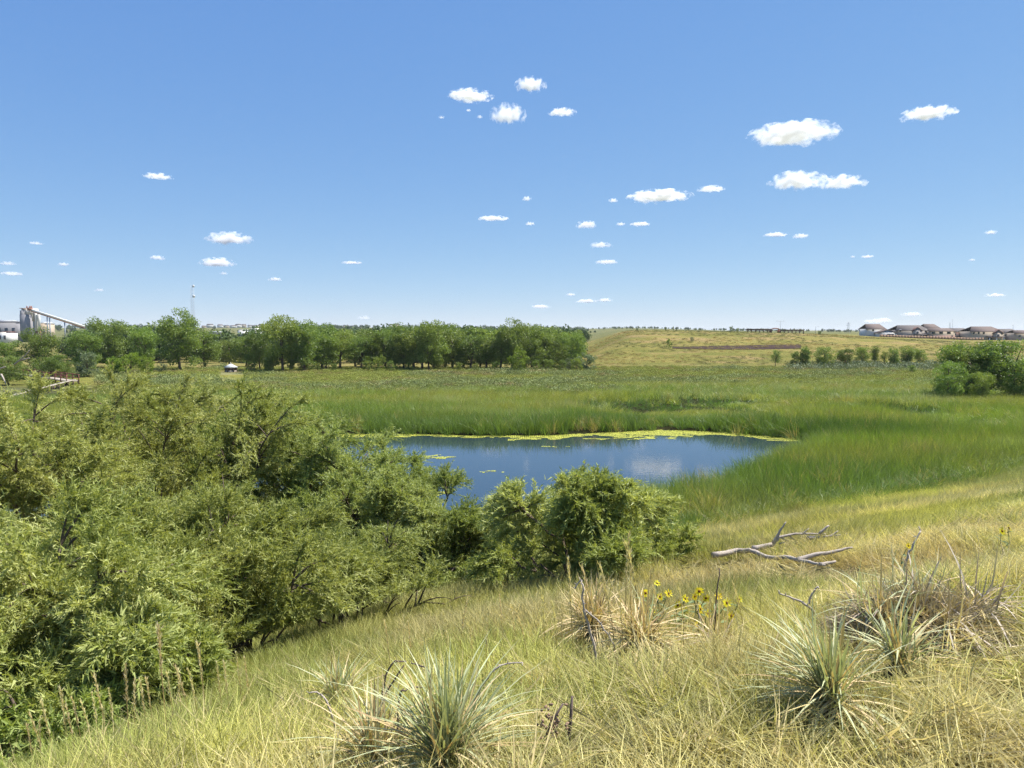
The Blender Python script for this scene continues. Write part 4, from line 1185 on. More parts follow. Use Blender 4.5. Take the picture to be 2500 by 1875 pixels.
# concrete batching plant
def batch_plant():
    d = 600.0
    def X(px): return (px - 1250) / FPX * d
    def Z(py): return spot(0, py, d).z
    zb = gz(X(75), d); b = Vector((X(75), d, zb))
    root = empty('concrete_plant', b, 'pale concrete batching tower with silos and roof vents', 'industrial plant')
    def bx(name, m, x0, x1, y0, y1, z1, z0=None, rz=0.0):
        z0 = zb - .5 if z0 is None else z0
        return Geo().box(((x0 + x1) / 2 - b.x, (y0 + y1) / 2 - d, (z0 + z1) / 2 - zb), (x1 - x0, y1 - y0, z1 - z0)).obj(name, m, root)
    bx('tower_back', M['concrete'], X(57), X(82), d + .2, d + 9, Z(753), Z(784))
    bx('tower_face', M['concrete_dark'], X(56.5), X(67.5), d - 1.4, d + .15, Z(758), Z(790))  # tower's shaded side, painted as darker cladding
    bx('upper_bin', M['concrete'], X(67), X(86), d - 1.0, d + .1, Z(758), Z(768))
    bx('lower_face', M['concrete_dark'], X(56.5), X(82), d - 2.0, d + .1, Z(768.3), None)  # shaded front below, darkened by colour as well
    bx('base_block', M['concrete'], X(57), X(82), d + .2, d + 9, Z(784.2), None)
    for px0, px1, top in ((83, 89, 760), (90.5, 96.5, 764)):
        c = ((X(px0) + X(px1)) / 2 - b.x, 3.0, 0)
        r = (X(px1) - X(px0)) / 2
        s = Geo().tube([(c[0], c[1], Z(808) - zb), (c[0], c[1], Z(top) - zb), (c[0], c[1], Z(top - 1.5) - zb)], [r, r, r * .3], 14).obj('silo', M['white'], root)
        Geo().tube([(c[0], c[1], Z(808) - zb), (c[0], c[1], Z(815) - zb)], [r, r * .25], 12).obj('silo_cone', M['rust'], s)
        for q in (-1, 1):
            Geo().box((c[0] + q * r * .8, c[1], (Z(808) - zb) / 2 - 2), (.4, .4, Z(808) - zb + 4)).obj('silo_leg', M['rust'], s)
    for px in (67.5, 74.5, 78.5):
        Geo().tube([(X(px) - b.x, 2.0, Z(753) - zb), (X(px) - b.x, 2.0, Z(747) - zb)], .5, 8).obj('vent_stack', M['rust'], root)
    bx('parapet', M['rust'], X(56), X(70), d - 1.6, d + .1, Z(752.2), Z(753.4))
    # conveyor
    top = Vector((X(86), d - 3, Z(756))); bot = Vector((X(214), d - 3, Z(797)))
    cb_ = top
    cv = empty('conveyor', (bot.x, d - 3, gz(bot.x, d)), 'long sloping white conveyor running down from the batching tower', 'conveyor')
    o = cv.location
    Geo().bar(top - o, bot - o, 1.5, 1.3).obj('gantry', M['white'], cv)
    Geo().bar(top - o - Vector((0, .02, 1.2)), bot - o - Vector((0, .02, 1.2)), .9, .7).obj('truss', M['rust'], cv)
    Geo().box(top - o + Vector((-.6, 0, .3)), (3.0, 2.4, 2.4)).obj('head_house', M['rust'], cv)
    for px, py in ((125, 774), (131, 776), (167, 787)):
        x = X(px); z1 = Z(py); z0 = gz(x, d) - .5
        Geo().box((x - o.x, 0, (z0 + z1) / 2 - o.z), (.55, .8, z1 - z0)).obj('support', M['steel'], cv)
    # sheds
    def shed(x0, x1, top, m, rm, label, dd, name='industrial_shed', ridge=1.2):
        xa, xb = (x0 - 1250) / FPX * dd, (x1 - 1250) / FPX * dd
        zt = spot(0, top, dd).z; z0 = min(gz(xa, dd), gz(xb, dd)) - .5
        r = empty(name, ((xa + xb) / 2, dd, z0), label, 'building')
        w = xb - xa; h = zt - z0
        Geo().box((0, 0, h / 2), (w, 12, h)).obj('wall', m, r)
        Geo().poly([(-w / 2 - .4, -6.4, h + .03), (w / 2 + .4, -6.4, h + .03), (w / 2 + .4, 0, h + ridge), (-w / 2 - .4, 0, h + ridge), (w / 2 + .4, 6.4, h + .03), (-w / 2 - .4, 6.4, h + .03)], [(0, 1, 2, 3), (3, 2, 4, 5), (0, 3, 5), (1, 4, 2), (0, 5, 4, 1)]).obj('roof', rm, r)
        nb = max(2, int(w / 6))
        for i in range(nb):
            xx = -w / 2 + w * (i + .5) / nb
            Geo().box((xx, -6.05, h * .55), (w / nb * .45, .14, h * .35)).obj('bay_door', M['shade_tin'], r)
        return r
    shed(-30, 56, 788, M['concrete_dark'], M['shade_tin'], 'long dark grey shed behind the batching tower', 640)
    shed(108, 126, 790, M['tan'], M['asphalt_roof'], 'tan block building under the conveyor', 620)
    shed(10, 33, 811, M['white'], M['rust'], 'low white building with a red roof edge below the grey shed', 560, ridge=.4)
    shed(520, 556, 811, M['shade_tin'], M['asphalt_roof'], 'dark open shed with a pale roof between the trees', 520, ridge=.6)
    shed(588, 606, 806, M['white'], M['asphalt_roof'], 'small white building behind the gazebo trees', 640, ridge=.5)
    shed(617, 638, 806, M['white'], M['white'], 'white hall beside the tallest cottonwood', 560, ridge=1.2)
    shed(1, 40, 784, M['concrete_dark'], M['asphalt_roof'], 'faint long warehouse on the slope behind the grey shed', 1000)
batch_plant()

def far_house(px, d, wpx, hpx, label, wall, roof):
    x = (px - 1250) / FPX * d; z = gz(x, d) - .5
    w = wpx * d / FPX; h = hpx * d / FPX
    r = empty('distant_house', (x, d, z), label, 'house', 'tiny houses on the far ridge')
    Geo().box((0, 0, h * .35), (w, w * .7, h * .7)).obj('wall', wall, r)
    hw = w / 2 + .5; hd = w * .35 + .5
    Geo().poly([(-hw, -hd, h * .69), (hw, -hd, h * .69), (hw * .8, 0, h), (-hw * .8, 0, h), (hw, hd, h * .69), (-hw, hd, h * .69)], [(0, 1, 2, 3), (3, 2, 4, 5), (0, 3, 5), (1, 4, 2), (0, 5, 4, 1)]).obj('roof', roof, r)
LFH = 'tiny pale house on the far ridge beyond the woods'
for i, px in enumerate((500, 515, 540, 556, 572, 584, 597, 612, 625, 640, 655, 208, 222, 236, 246, 846, 866, 955, 968)):
    far_house(px, 1900 + (i * 137) % 500, 9 + (i * 5) % 7, 7 + (i * 3) % 4, LFH, M['lightgrey'] if i % 3 else M['tan'], M['shingle_grey'] if i % 2 else M['shingle'])

# gazebo
def gazebo():
    d = 160.0
    b = on(563, d) + Vector((0, 0, .25))
    k = d / FPX
    zr = spot(0, 896, d).z - b.z; zt = spot(0, 887.5, d).z - b.z
    W = 33 * k / 2
    root = empty('gazebo', b, 'small white-roofed gazebo at the edge of the cottonwoods', 'gazebo')
    n = 6
    ring = [(math.cos(2 * math.pi * i / n + .3), math.sin(2 * math.pi * i / n + .3)) for i in range(n)]
    g = Geo()
    vs = [(x * W, y * W, zr) for x, y in ring] + [(0, 0, zt)] + [(x * W * .96, y * W * .96, zr - .15) for x, y in ring] + [(0, 0, zr - .1)]
    g.poly(vs, [(i, (i + 1) % n, n) for i in range(n)] + [(i, n + 1 + i, n + 1 + (i + 1) % n, (i + 1) % n) for i in range(n)] + [(2 * n + 1, n + 1 + (i + 1) % n, n + 1 + i) for i in range(n)])
    rf = g.obj('roof', M['asphalt_roof'], root)
    Geo().tube([(0, 0, zt - .05), (0, 0, zt + .25)], [.09, .03], 6).obj('finial', M['white'], rf)
    for x, y in ring:
        Geo().box((x * W * .82, y * W * .82, (zr - .3) / 2), (.14, .14, zr + .3 - .1)).obj('post', M['darkframe'], root)
    for i in range(n):
        a = Vector((ring[i][0] * W * .82, ring[i][1] * W * .82, .5)); c = Vector((ring[(i + 1) % n][0] * W * .82, ring[(i + 1) % n][1] * W * .82, .5))
        Geo().bar(a, c, .06, .8).obj('side_panel', M['darkframe'], root)
    Geo().tube([(0, 0, -.3), (0, 0, .12)], W * .9, 6).obj('floor_slab', M['deck'], root)
gazebo()

# footbridge and boardwalk
def footbridge():
    a = hit(72, 925, 60, 300); c = hit(178, 940, 60, 300)
    z = max(a.z, c.z) + .55
    a = Vector((a.x, a.y, z + .2)); c = Vector((c.x, c.y, z - .1))
    b = (a + c) / 2
    root = empty('footbridge', (b.x, b.y, z - .6), 'footbridge with red-brown railings under the olive-leaved trees', 'bridge')
    o = root.location
    dr = (c - a).normalized(); n = Vector((-dr.y, dr.x, 0)).normalized()
    Geo().bar(a - o, c - o, 1.8, .18).obj('deck', M['deck'], root)
    for s in (-1, 1):
        off = n * (s * .95)
        Geo().bar(a + off - o + Vector((0, 0, 1.05)), c + off - o + Vector((0, 0, 1.05)), .1, .14).obj('hand_rail', M['redrail'], root)
        Geo().bar(a + off - o + Vector((0, 0, .5)), c + off - o + Vector((0, 0, .5)), .07, .1).obj('mid_rail', M['redrail'], root)
        for i in range(9):
            p = a + (c - a) * (i / 8) + off
            Geo().box(p - o + Vector((0, 0, .2)), (.12, .12, 1.9)).obj('post', M['redrail'], root)
    p0 = hit(182, 937, 60, 300); p1 = hit(-15, 992, 60, 300)
    lift = Vector((0, 0, .75))
    q0 = p0 + lift; q1 = p1 + lift
    bw = empty('boardwalk', p0, 'narrow pale boardwalk crossing the wet meadow from the footbridge', 'boardwalk')
    o = bw.location
    k = 26
    dr = (q1 - q0)
    n = Vector((-dr.y, dr.x, 0)).normalized()
    for i in range(k):
        u, v = q0 + dr * ((i + .03) / k), q0 + dr * ((i + .97) / k)
        Geo().poly([u - n * .34 - o, u + n * .34 - o, v + n * .34 - o, v - n * .34 - o] + [q - Vector((0, 0, .1)) - o for q in (u - n * .34, u + n * .34, v + n * .34, v - n * .34)], [(0, 1, 2, 3), (7, 6, 5, 4), (0, 4, 5, 1), (1, 5, 6, 2), (2, 6, 7, 3), (3, 7, 4, 0)]).obj('deck_board', M['deck'], bw)
    for i in range(k // 2 + 1):
        p = q0 + dr * (i / (k // 2))
        for s in (-.5, .5):
            Geo().box(p + n * s - o + Vector((0, 0, -.55)), (.14, .14, .9)).obj('pile', M['darkframe'], bw)
footbridge()

# broken pale limb
def limb_tree():
    d = 120
    pts = [[(35, 890), (48, 880), (62, 868), (72, 855)], [(50, 880), (62, 877), (72, 874)], [(-6, 902), (14, 895)], [(3, 914), (9, 925), (15, 938)]]
    b = on(30, d)
    root = empty('broken_limb', b, 'pale broken limb hanging in the bushy tree by the footbridge', 'branch')
    for i, p in enumerate(pts):
        w = [spot(x, y, d - .6 * k) - b for k, (x, y) in enumerate(p)]
        Geo().tube(w, np.linspace(.16, .06, len(w)), 6).obj('limb', M['deadwood'], root, smooth=True)
limb_tree()

# mulch strip on the hillside
def mulch():
    V = []; nx, ny = 60, 6
    for j in range(ny):
        for i in range(nx):
            f = i / (nx - 1); px = 1642 + f * (1956 - 1642)
            top = 847.5 + (841.5 - 847.5) * f; bot = 851.5 + (852.0 - 851.5) * f + 2.0 * math.sin(f * math.pi)
            h = hit(px, top + (bot - top) * j / (ny - 1) + .25 * math.sin(i * 1.7), 180, 320)
            V.append((h.x, h.y, h.z + .12))
    F = [[j * nx + i, j * nx + i + 1, (j + 1) * nx + i + 1, (j + 1) * nx + i] for j in range(ny - 1) for i in range(nx - 1)]
    tag(add('mulch_path', mesh_np('mulch_path', np.array(V), [np.array(F)], M['mulch'], smooth=True)), kind='structure')
mulch()
# ------------------------------------------------------------------ foreground plants
M['yucca'] = leafmat('yucca_leaf', ((.32, .36, .19), (.43, .47, .25), (.56, .58, .34)), .28, .45, .35, objvar=.12)
M['yucca_dry'] = leafmat('dry_yucca_leaf', ((.44, .33, .16), (.60, .47, .23), (.72, .59, .33)), .22, .6, .25, objvar=.15)
M['yucca_grey'] = leafmat('grey_yucca_leaf', ((.26, .21, .16), (.38, .32, .24), (.50, .43, .34)), .15, .7, .2, objvar=.18)
M['pith'] = plain('dead_leaf_base', (.10, .075, .05), .95, .4, 20, .05, bump=.8)
M['stalkgrass'] = leafmat('seed_stalk', ((.40, .31, .12), (.55, .44, .19), (.66, .54, .27)), .25, .6, .2, objvar=.15)
M['seed'] = leafmat('seed_head', ((.60, .50, .25), (.76, .65, .36), (.84, .75, .48)), .40, .7, .15, objvar=.15)
M['petal'] = leafmat('yellow_petal', ((.72, .58, .012), (.80, .66, .02), (.86, .74, .04)), .35, .5, .2, objvar=.05, tcol=(1, 1, .8))
M['disc'] = plain('flower_disc', (.16, .07, .02), .9, .4, 90, .05)
M['herb'] = leafmat('herb_leaf', ((.10, .15, .05), (.17, .23, .085), (.25, .31, .14)), .3, .5, .25, objvar=.1)
M['pod'] = plain('dry_seed_pod', (.27, .18, .12), .85, .5, 30, .15)

def blade_mesh(name, L_, W_, bend, m, seed, seg=5):
    """one yucca leaf along +Z, bending to +X, channelled cross-section (20 faces or fewer)"""
    r = np.random.default_rng(seed)
    V = []; Q = []; T = []
    for i in range(seg):
        f = i / seg
        w = W_ * (.75 + .9 * f * (1 - f)) * (1 - f ** 4)
        x = bend * L_ * f * f; z = L_ * f * (1 - .12 * abs(bend) * f)
        V += [(x - w * .22, -w / 2, z), (x, 0, z), (x - w * .22, w / 2, z)]
    V.append((bend * L_, 0, L_ * (1 - .12 * abs(bend))))
    for i in range(seg - 1):
        k = 3 * i
        Q += [(k, k + 1, k + 4, k + 3), (k + 1, k + 2, k + 5, k + 4)]
    k = 3 * (seg - 1)
    T += [(k, k + 1, k + 3), (k + 1, k + 2, k + 3)]
    n = len(V)
    return mesh_np(name, np.array(V), [np.array(Q), np.array(T)], m, attrs={'var': ('FLOAT', np.full(n, r.uniform()))})

LEAFSETS = {}
for key in ('yucca', 'yucca_dry', 'yucca_grey'):
    LEAFSETS[key] = [blade_mesh('leaf', 1.0, .0100 + .002 * (i % 3), (.05, .16, .30, -.06, .42, .10)[i], M[key], 800 + i) for i in range(6)]

def rosette(root, c, n, L_, seed, mix, el0=8, el1=85, face=None, jit=.04, width=1.0):
    """n leaves radiating from c; mix = {material key: weight}; face tilts the whole rosette"""
    r = random.Random(seed)
    keys = list(mix); wts = [mix[k] for k in keys]
    tilt = Vector((0, 0, 1)).rotation_difference(Vector(face).normalized()).to_matrix() if face else Matrix.Identity(3)
    for i in range(n):
        f = (i + .5) / n
        el = R_(el0 + (el1 - el0) * (1 - f) ** .8 + r.gauss(0, 6))     # outer leaves lie low
        az = i * 2.39996 + r.gauss(0, .25)
        d = tilt @ Vector((math.cos(az) * math.cos(el), math.sin(az) * math.cos(el), math.sin(el)))
        side = d.cross(Vector((0, 0, 1)))
        side = side.normalized() if side.length > .01 else Vector((1, 0, 0))
        outw = side.cross(d).normalized() * -1 if r.random() < .8 else side.cross(d).normalized()
        key = r.choices(keys, wts)[0]
        if f > .7 and 'yucca_dry' in mix and r.random() < .5: key = 'yucca_dry'
        ln = L_ * r.uniform(.62, 1.08)
        yv = d.cross(outw).normalized(); xv = yv.cross(d).normalized()
        p = Vector(c) + Vector((r.gauss(0, jit), r.gauss(0, jit), r.uniform(-.02, .06))) + d * .02
        lw = .9 * width * r.uniform(.8, 1.2)
        m4 = Matrix((( xv.x * lw, yv.x * lw, d.x * ln, p.x), (xv.y * lw, yv.y * lw, d.y * ln, p.y), (xv.z * lw, yv.z * lw, d.z * ln, p.z), (0, 0, 0, 1)))
        o = bpy.data.objects.new('leaf', LEAFSETS[key][r.randrange(6)])
        COL.objects.link(o); o.parent = root
        o.matrix_local = m4

def yucca(px, py, n, L_, seed, mix, label, d=None, el0=8, el1=85, face=None, group=None, core=.05, width=1.0, lift=0.0):
    b = (hit(px, py, 1.5, 30) if d is None else on(px, d)) + Vector((0, 0, lift))
    root = empty('yucca', b, label, 'yucca', group)
    g = Geo(); g.tube([(0, 0, -.06 - lift), (0, 0, core * .9), (0, 0, core * 1.6)], [core * 1.3, core, core * .3], 8)
    g.obj('leaf_base', M['pith'], root, smooth=True)
    rosette(root, (0, 0, core * .8), n, L_, seed, mix, el0, el1, face, jit=core * .5, width=width)
    return root
yucca(1085, 1875, 290, .50, 1, {'yucca': 8, 'yucca_dry': 2}, 'big pale green yucca with dark curled dead stalks standing over it', d=3.25, el0=20, el1=86, core=.06)
yucca(905, 1875, 150, .36, 2, {'yucca_dry': 7, 'yucca': 3}, 'straw-coloured yucca crowded against the big pale green one', d=3.45, el0=10, el1=80)
yucca(828, 1745, 130, .33, 3, {'yucca': 8, 'yucca_dry': 2}, 'small upright green yucca behind the big pale green one', el0=28, el1=86)
yucca(1445, 1580, 240, .42, 4, {'yucca_dry': 10}, 'dry straw yucca with a thin pale forked stalk rising from it', el0=0, el1=80, lift=.10)
yucca(1562, 1625, 240, .42, 5, {'yucca_dry': 10, 'yucca': 1}, 'dry straw yucca splayed flat in the grass below the forked stalk', el0=-8, el1=60, face=(.05, -.55, .8), lift=.12)
yucca(1745, 1600, 80, .30, 6, {'yucca_dry': 8, 'yucca_grey': 3}, 'small half-buried dry yucca under the sunflowers', el0=0, el1=60)
yucca(2032, 1745, 210, .45, 7, {'yucca': 9, 'yucca_dry': 2}, 'fan-shaped green yucca leaning away from the shaggy mound', el0=22, el1=84, face=(-.32, 0, .95))
yucca(2190, 1650, 110, .36, 8, {'yucca': 8, 'yucca_dry': 3}, 'thin green yucca at the foot of the shaggy mound', el0=25, el1=84)

def mound():
    b = hit(2245, 1555, 2, 20)
    k = b.y / FPX
    root = empty('yucca_mound', b, 'large shaggy mound of old yucca with dead grey leaves and dark hollows', 'yucca')
    # lumpy dark core
    r = np.random.default_rng(5)
    n1, n2 = 20, 10
    V = []
    for j in range(n2 + 1):
        for i in range(n1):
            a = 2 * math.pi * i / n1; e = math.pi / 2 * j / n2
            w = 1 + .25 * math.sin(3 * a + 2 * e) + .12 * r.normal()
            V.append((math.cos(a) * math.cos(e) * 0.36 * w, math.sin(a) * math.cos(e) * .27 * w, math.sin(e) * .22 * w - .08))
    F = [[j * n1 + i, j * n1 + (i + 1) % n1, (j + 1) * n1 + (i + 1) % n1, (j + 1) * n1 + i] for j in range(n2) for i in range(n1)]
    add('dead_leaf_core', mesh_np('dead_leaf_core', np.array(V), [np.array(F)], M['pith'], smooth=True), root)
    spots_ = [((-.30, -.05, .16), 85, .40, {'yucca': 5, 'yucca_dry': 4, 'yucca_grey': 2}, (-.6, -.25, .75)),
              ((.02, -.26, .14), 105, .34, {'yucca_dry': 5, 'yucca_grey': 5, 'yucca': 1}, (0, -.85, .35)),
              ((.30, -.08, .18), 100, .38, {'yucca_grey': 9, 'yucca_dry': 3}, (.55, -.2, .75)),
              ((.02, .08, .22), 80, .38, {'yucca': 6, 'yucca_dry': 2, 'yucca_grey': 2}, (0, .1, 1))]
    for q, (c, n, L_, mix, face) in enumerate(spots_):
        rosette(root, c, int(n * .8), L_ * .88, 60 + q, mix, -6, 78, face, jit=.05)
    # thatch of shorter dead leaves too many to pick apart
    n = 3400
    v = r.normal(size=(n, 3)); v[:, 2] = np.abs(v[:, 2]) - .15; v /= np.linalg.norm(v, axis=1)[:, None]
    P = v * np.array([.36, .27, .22])
    D = v + r.normal(0, .45, (n, 3)) + np.array([0, 0, -.15])
    V, Q, var = leaf_tris(P, D, r.uniform(.14, .30, n), r.uniform(.006, .010, n), r)
    k = int(n * .6) * 3
    for nm, a_, b_, mm in (('grey_thatch', 0, k, 'yucca_grey'), ('straw_thatch', k, n * 3, 'yucca_dry')):
        o = add('dead_thatch', mesh_np(nm, V[a_:b_], [np.arange(b_ - a_).reshape(-1, 3)], M[mm], attrs={'var': ('FLOAT', var[a_:b_])}), root); o['kind'] = 'stuff'
mound()

def dead_stalk(polys, d, label, mat='deadwood', r0=.0075, name='dead_stalk', thorns=True, ground_first=True, cat='dead stalk', seed=1):
    r = random.Random(seed)
    first = polys[0][0]
    b = spot(*first, d)
    gzb = gz(b.x, b.y)
    b = Vector((b.x, b.y, gzb))
    root = empty(name, b, label, cat)
    for q, p in enumerate(polys):
        w = [spot(x, y, d + r.uniform(-.03, .03)) - b for x, y in p]
        if q == 0 and ground_first:
            w = [Vector((w[0].x, w[0].y, -.05))] + w if w[0].z > .02 else [Vector((w[0].x, w[0].y, -.05))] + w[1:]
        # smooth the polyline
        ww = []
        for i in range(len(w) - 1):
            for s in range(4):
                f = s / 4
                p0 = w[max(i - 1, 0)]; p1 = w[i]; p2 = w[i + 1]; p3 = w[min(i + 2, len(w) - 1)]
                ww.append(.5 * ((2 * p1) + (p2 - p0) * f + (2 * p0 - 5 * p1 + 4 * p2 - p3) * f * f + (3 * p1 - p0 - 3 * p2 + p3) * f ** 3) + Vector([r.gauss(0, r0 * .3) for _ in range(3)]))
        ww.append(w[-1])
        rr = np.linspace(r0 * (1 if q == 0 else .7), r0 * .45, len(ww))
        g = Geo(); g.tube(ww, rr, 6)
        st = g.obj('stem' if q == 0 else 'side_stem', M[mat], root, smooth=True)
        if thorns:
            g = Geo()
            for i in range(2, len(ww), 2):
                v = Vector([r.gauss(0, 1) for _ in range(3)]).normalized() * r0 * r.uniform(1.5, 3)
                g.tube([ww[i], ww[i] + v], [r0 * .4, r0 * .25], 4)
            g.obj('stub', M[mat], st)['kind'] = 'stuff'
    return root
DK = 'dead_stalk'
dead_stalk([[(951, 1848), (940, 1760), (934, 1689), (956, 1621), (991, 1614)], [(936, 1700), (960, 1665), (985, 1625)]], 3.6, 'dark dead stalk hooked at its top above the big yucca', 'darkdead', seed=1)
dead_stalk([[(1046, 1790), (1048, 1715), (1052, 1660), (1041, 1631), (1005, 1620)]], 3.7, 'dead stalk bending sharply over beside the hooked one', 'darkdead', seed=2)
dead_stalk([[(1140, 1760), (1168, 1686), (1208, 1635), (1237, 1621), (1276, 1617)]], 3.7, 'pale thorny dead stalk arching over away from the big yucca', seed=3)
dead_stalk([[(822, 1790), (802, 1722), (781, 1693), (755, 1692)]], 3.9, 'pale dead stalk bent over beside the small upright yucca', seed=4)
dead_stalk([[(969, 1790), (976, 1700), (994, 1682), (1030, 1678)]], 3.5, 'thin brown dead stalk curving through the big yucca leaves', 'darkdead', r0=.007, seed=5)
dead_stalk([[(1455, 1600), (1443, 1551), (1426, 1491), (1421, 1456), (1424, 1432), (1416, 1418), (1405, 1437)], [(1429, 1490), (1465, 1523), (1500, 1575)]], 4.7, 'pale forked dead stalk with a hooked tip rising from the dry yucca', r0=.009, seed=6)
dead_stalk([[(1744, 1560), (1748, 1470), (1757, 1388)]], 5.6, 'straight dark dead stalk standing among the sunflowers', 'darkdead', r0=.009, seed=7)
dead_stalk([[(2010, 1535), (1990, 1500), (1971, 1477), (1935, 1460), (1902, 1448)], [(1975, 1475), (1983, 1448), (1997, 1432)]], 5.4, 'forked pale dead twig between the fallen branch and the shaggy mound', r0=.013, seed=8)
dead_stalk([[(2205, 1420), (2212, 1370), (2230, 1330), (2248, 1296)]], 6.4, 'white dead stick poking up from behind the shaggy mound', r0=.014, ground_first=False, seed=9)

def pods():
    d = 3.35
    b = on(1372, d)
    root = empty('dead_seed_stalk', b, 'dry brown seed stalk with a ragged cluster of open pods', 'dead stalk')
    r = random.Random(3)
    main = [Vector((0, 0, -.05))] + [spot(x, y, d) - b for x, y in ((1385, 1840), (1393, 1760), (1397, 1700))]
    Geo().tube(main, np.linspace(.012, .006, 4), 6).obj('stem', M['darkdead'], root, smooth=True)
    w = [Vector((-.02, 0, -.05))] + [spot(x, y, d - .05) - b for x, y in ((1325, 1820), (1345, 1765), (1375, 1718))]
    Geo().tube(w, np.linspace(.010, .005, 4), 6).obj('stem', M['darkdead'], root, smooth=True)
    for i in range(46):
        px, py = r.gauss(1352, 18), r.gauss(1768, 24)
        c = spot(px, py, d - .05 + r.uniform(-.04, .04)) - b
        a = Vector([r.gauss(0, 1) for _ in range(3)]).normalized() * r.uniform(.007, .014)
        g = Geo(); g.tube([c - a, c - a * .4, c + a * .5, c + a], [.002, .0065, .006, .002], 5)
        g.obj('seed_pod', M['pod'], root)
pods()

# tall seed-headed grass stalks
def stalk_meshes(seed):
    r = np.random.default_rng(seed)
    bend = r.uniform(.06, .22)
    f = np.linspace(0, 1, 9)
    pts = [Vector((bend * t * t, .02 * math.sin(3 * t), t)) for t in f]
    g = Geo(); g.tube(pts, np.linspace(.0055, .003, 9), 4, cap=False)
    sm = g.mesh('stem', M['stalkgrass'], True)
    n = 130
    t = r.uniform(.62, 1.04, n)
    P = np.stack([bend * t * t, .02 * np.sin(3 * t), t], 1) + r.normal(0, .0055, (n, 3))
    D = np.stack([np.full(n, bend * 1.6), r.normal(0, .22, n), np.ones(n)], 1) + r.normal(0, .22, (n, 3))
    V, Q, var = leaf_quads(P, D, r.uniform(.03, .065, n), r.uniform(.005, .009, n), r)
    hm = mesh_np('seed_head', V, [Q], M['seed'], attrs={'var': ('FLOAT', var)})
    return sm, hm
STK = [stalk_meshes(900 + i) for i in range(5)]
def stalk(px, py, d, top, label, group, lean=None):
    b = on(px, d)
    L_ = max(spot(px, top, d).z - b.z, .5)
    root = empty('grass_stalk', b, label, 'grass', group, rz=random.gauss(3.0, .5) if lean is None else lean)
    root.scale = (L_, L_, L_)
    sm, hm = STK[random.randrange(5)]
    add('stem', sm, root); add('seed_head', hm, root)
LS1 = 'tall straw-coloured grass stalk with a feathery seed head against the dark willow'
for px, d, top in ((70, 5.6, 1745), (95, 5.4, 1720), (130, 5.7, 1690), (165, 5.6, 1710), (195, 5.5, 1725), (40, 5.5, 1790), (60, 5.4, 1820), (230, 5.6, 1660), (250, 5.3, 1730), (285, 5.5, 1635), (300, 5.2, 1745), (345, 5.3, 1735), (380, 5.1, 1545), (398, 5.2, 1680), (440, 5.2, 1632), (480, 5.3, 1580), (520, 5.2, 1730), (570, 5.4, 1600), (590, 5.3, 1640), (330, 5.1, 1790), (150, 5.3, 1800), (210, 5.1, 1800), (420, 5.0, 1760), (460, 5.0, 1720), (540, 5.0, 1760)):
    stalk(px, 0, d * .93, top, LS1, 'seed-headed grass stalks before the willow')
LS2 = 'thin seed-headed grass stalk standing in the sunlit slope around the dry yuccas'
for px, d, top in ((945, 5.6, 1520), (985, 5.7, 1528), (1000, 5.6, 1545), (1090, 5.9, 1510), (1120, 5.8, 1480), (1230, 6.0, 1465), (1262, 5.8, 1490), (1330, 5.6, 1440), (1360, 5.2, 1470), (1405, 5.4, 1378), (1425, 5.2, 1440), (1450, 5.3, 1415), (1470, 5.1, 1400), (1490, 5.4, 1430), (1510, 5.3, 1395), (1540, 5.5, 1330), (1555, 5.2, 1370), (1568, 5.4, 1320), (1590, 5.3, 1410), (1380, 5.0, 1500), (1530, 5.0, 1440), (1290, 5.4, 1530), (1190, 5.0, 1590), (1150, 5.2, 1570), (1620, 5.3, 1440), (1680, 5.2, 1500), (1830, 5.4, 1460)):
    stalk(px, 0, d, top, LS2, 'seed-headed grass stalks on the sunlit slope', lean=random.gauss(3.0, 1.2))

# sunflowers
def flower_meshes():
    out = []
    for s in range(3):
        r = np.random.default_rng(40 + s)
        n = 13
        V = []; Q = []
        for i in range(n):
            a = 2 * math.pi * i / n + r.normal(0, .08); L_ = .034 * r.uniform(.85, 1.15); w = .0068
            d = np.array([math.cos(a), math.sin(a), r.normal(.1, .2)]); q = np.array([-math.sin(a), math.cos(a), 0]) * w
            p0 = d * .010
            k = len(V)
            V += [p0 - q * .5, p0 + q * .5, p0 + d * L_ * .6 + q, p0 + d * L_, p0 + d * L_ * .6 - q]
            Q += [[k, k + 1, k + 2, k + 4]]
            Q += [[k + 4, k + 2, k + 3, k + 3]]
        V = np.array(V)
        q4 = np.array([q for q in Q if len(set(q)) == 4]); t3 = np.array([q[:3] for q in Q if len(set(q)) == 3])
        pm = mesh_np('petals', V, [q4, t3], M['petal'], attrs={'var': ('FLOAT', np.repeat(r.uniform(size=n), 5))})
        g = Geo(); g.tube([(0, 0, -.006), (0, 0, .003), (0, 0, .008)], [.010, .0125, .006], 10)
        out.append((pm, g.mesh('disc', M['disc'], True)))
    return out
FLW = flower_meshes()
def herb_leaf_mesh():
    V = [(0, 0, 0), (.03, .018, .004), (.075, .012, -.004), (.10, 0, -.015), (.075, -.012, -.004), (.03, -.018, .004), (.04, 0, .0)]
    return mesh_np('leaf', np.array(V), [np.array([[0, 1, 6], [1, 2, 6], [2, 3, 6], [3, 4, 6], [4, 5, 6], [5, 0, 6]])], M['herb'], attrs={'var': ('FLOAT', np.linspace(0, 1, 7))})
HL = herb_leaf_mesh()
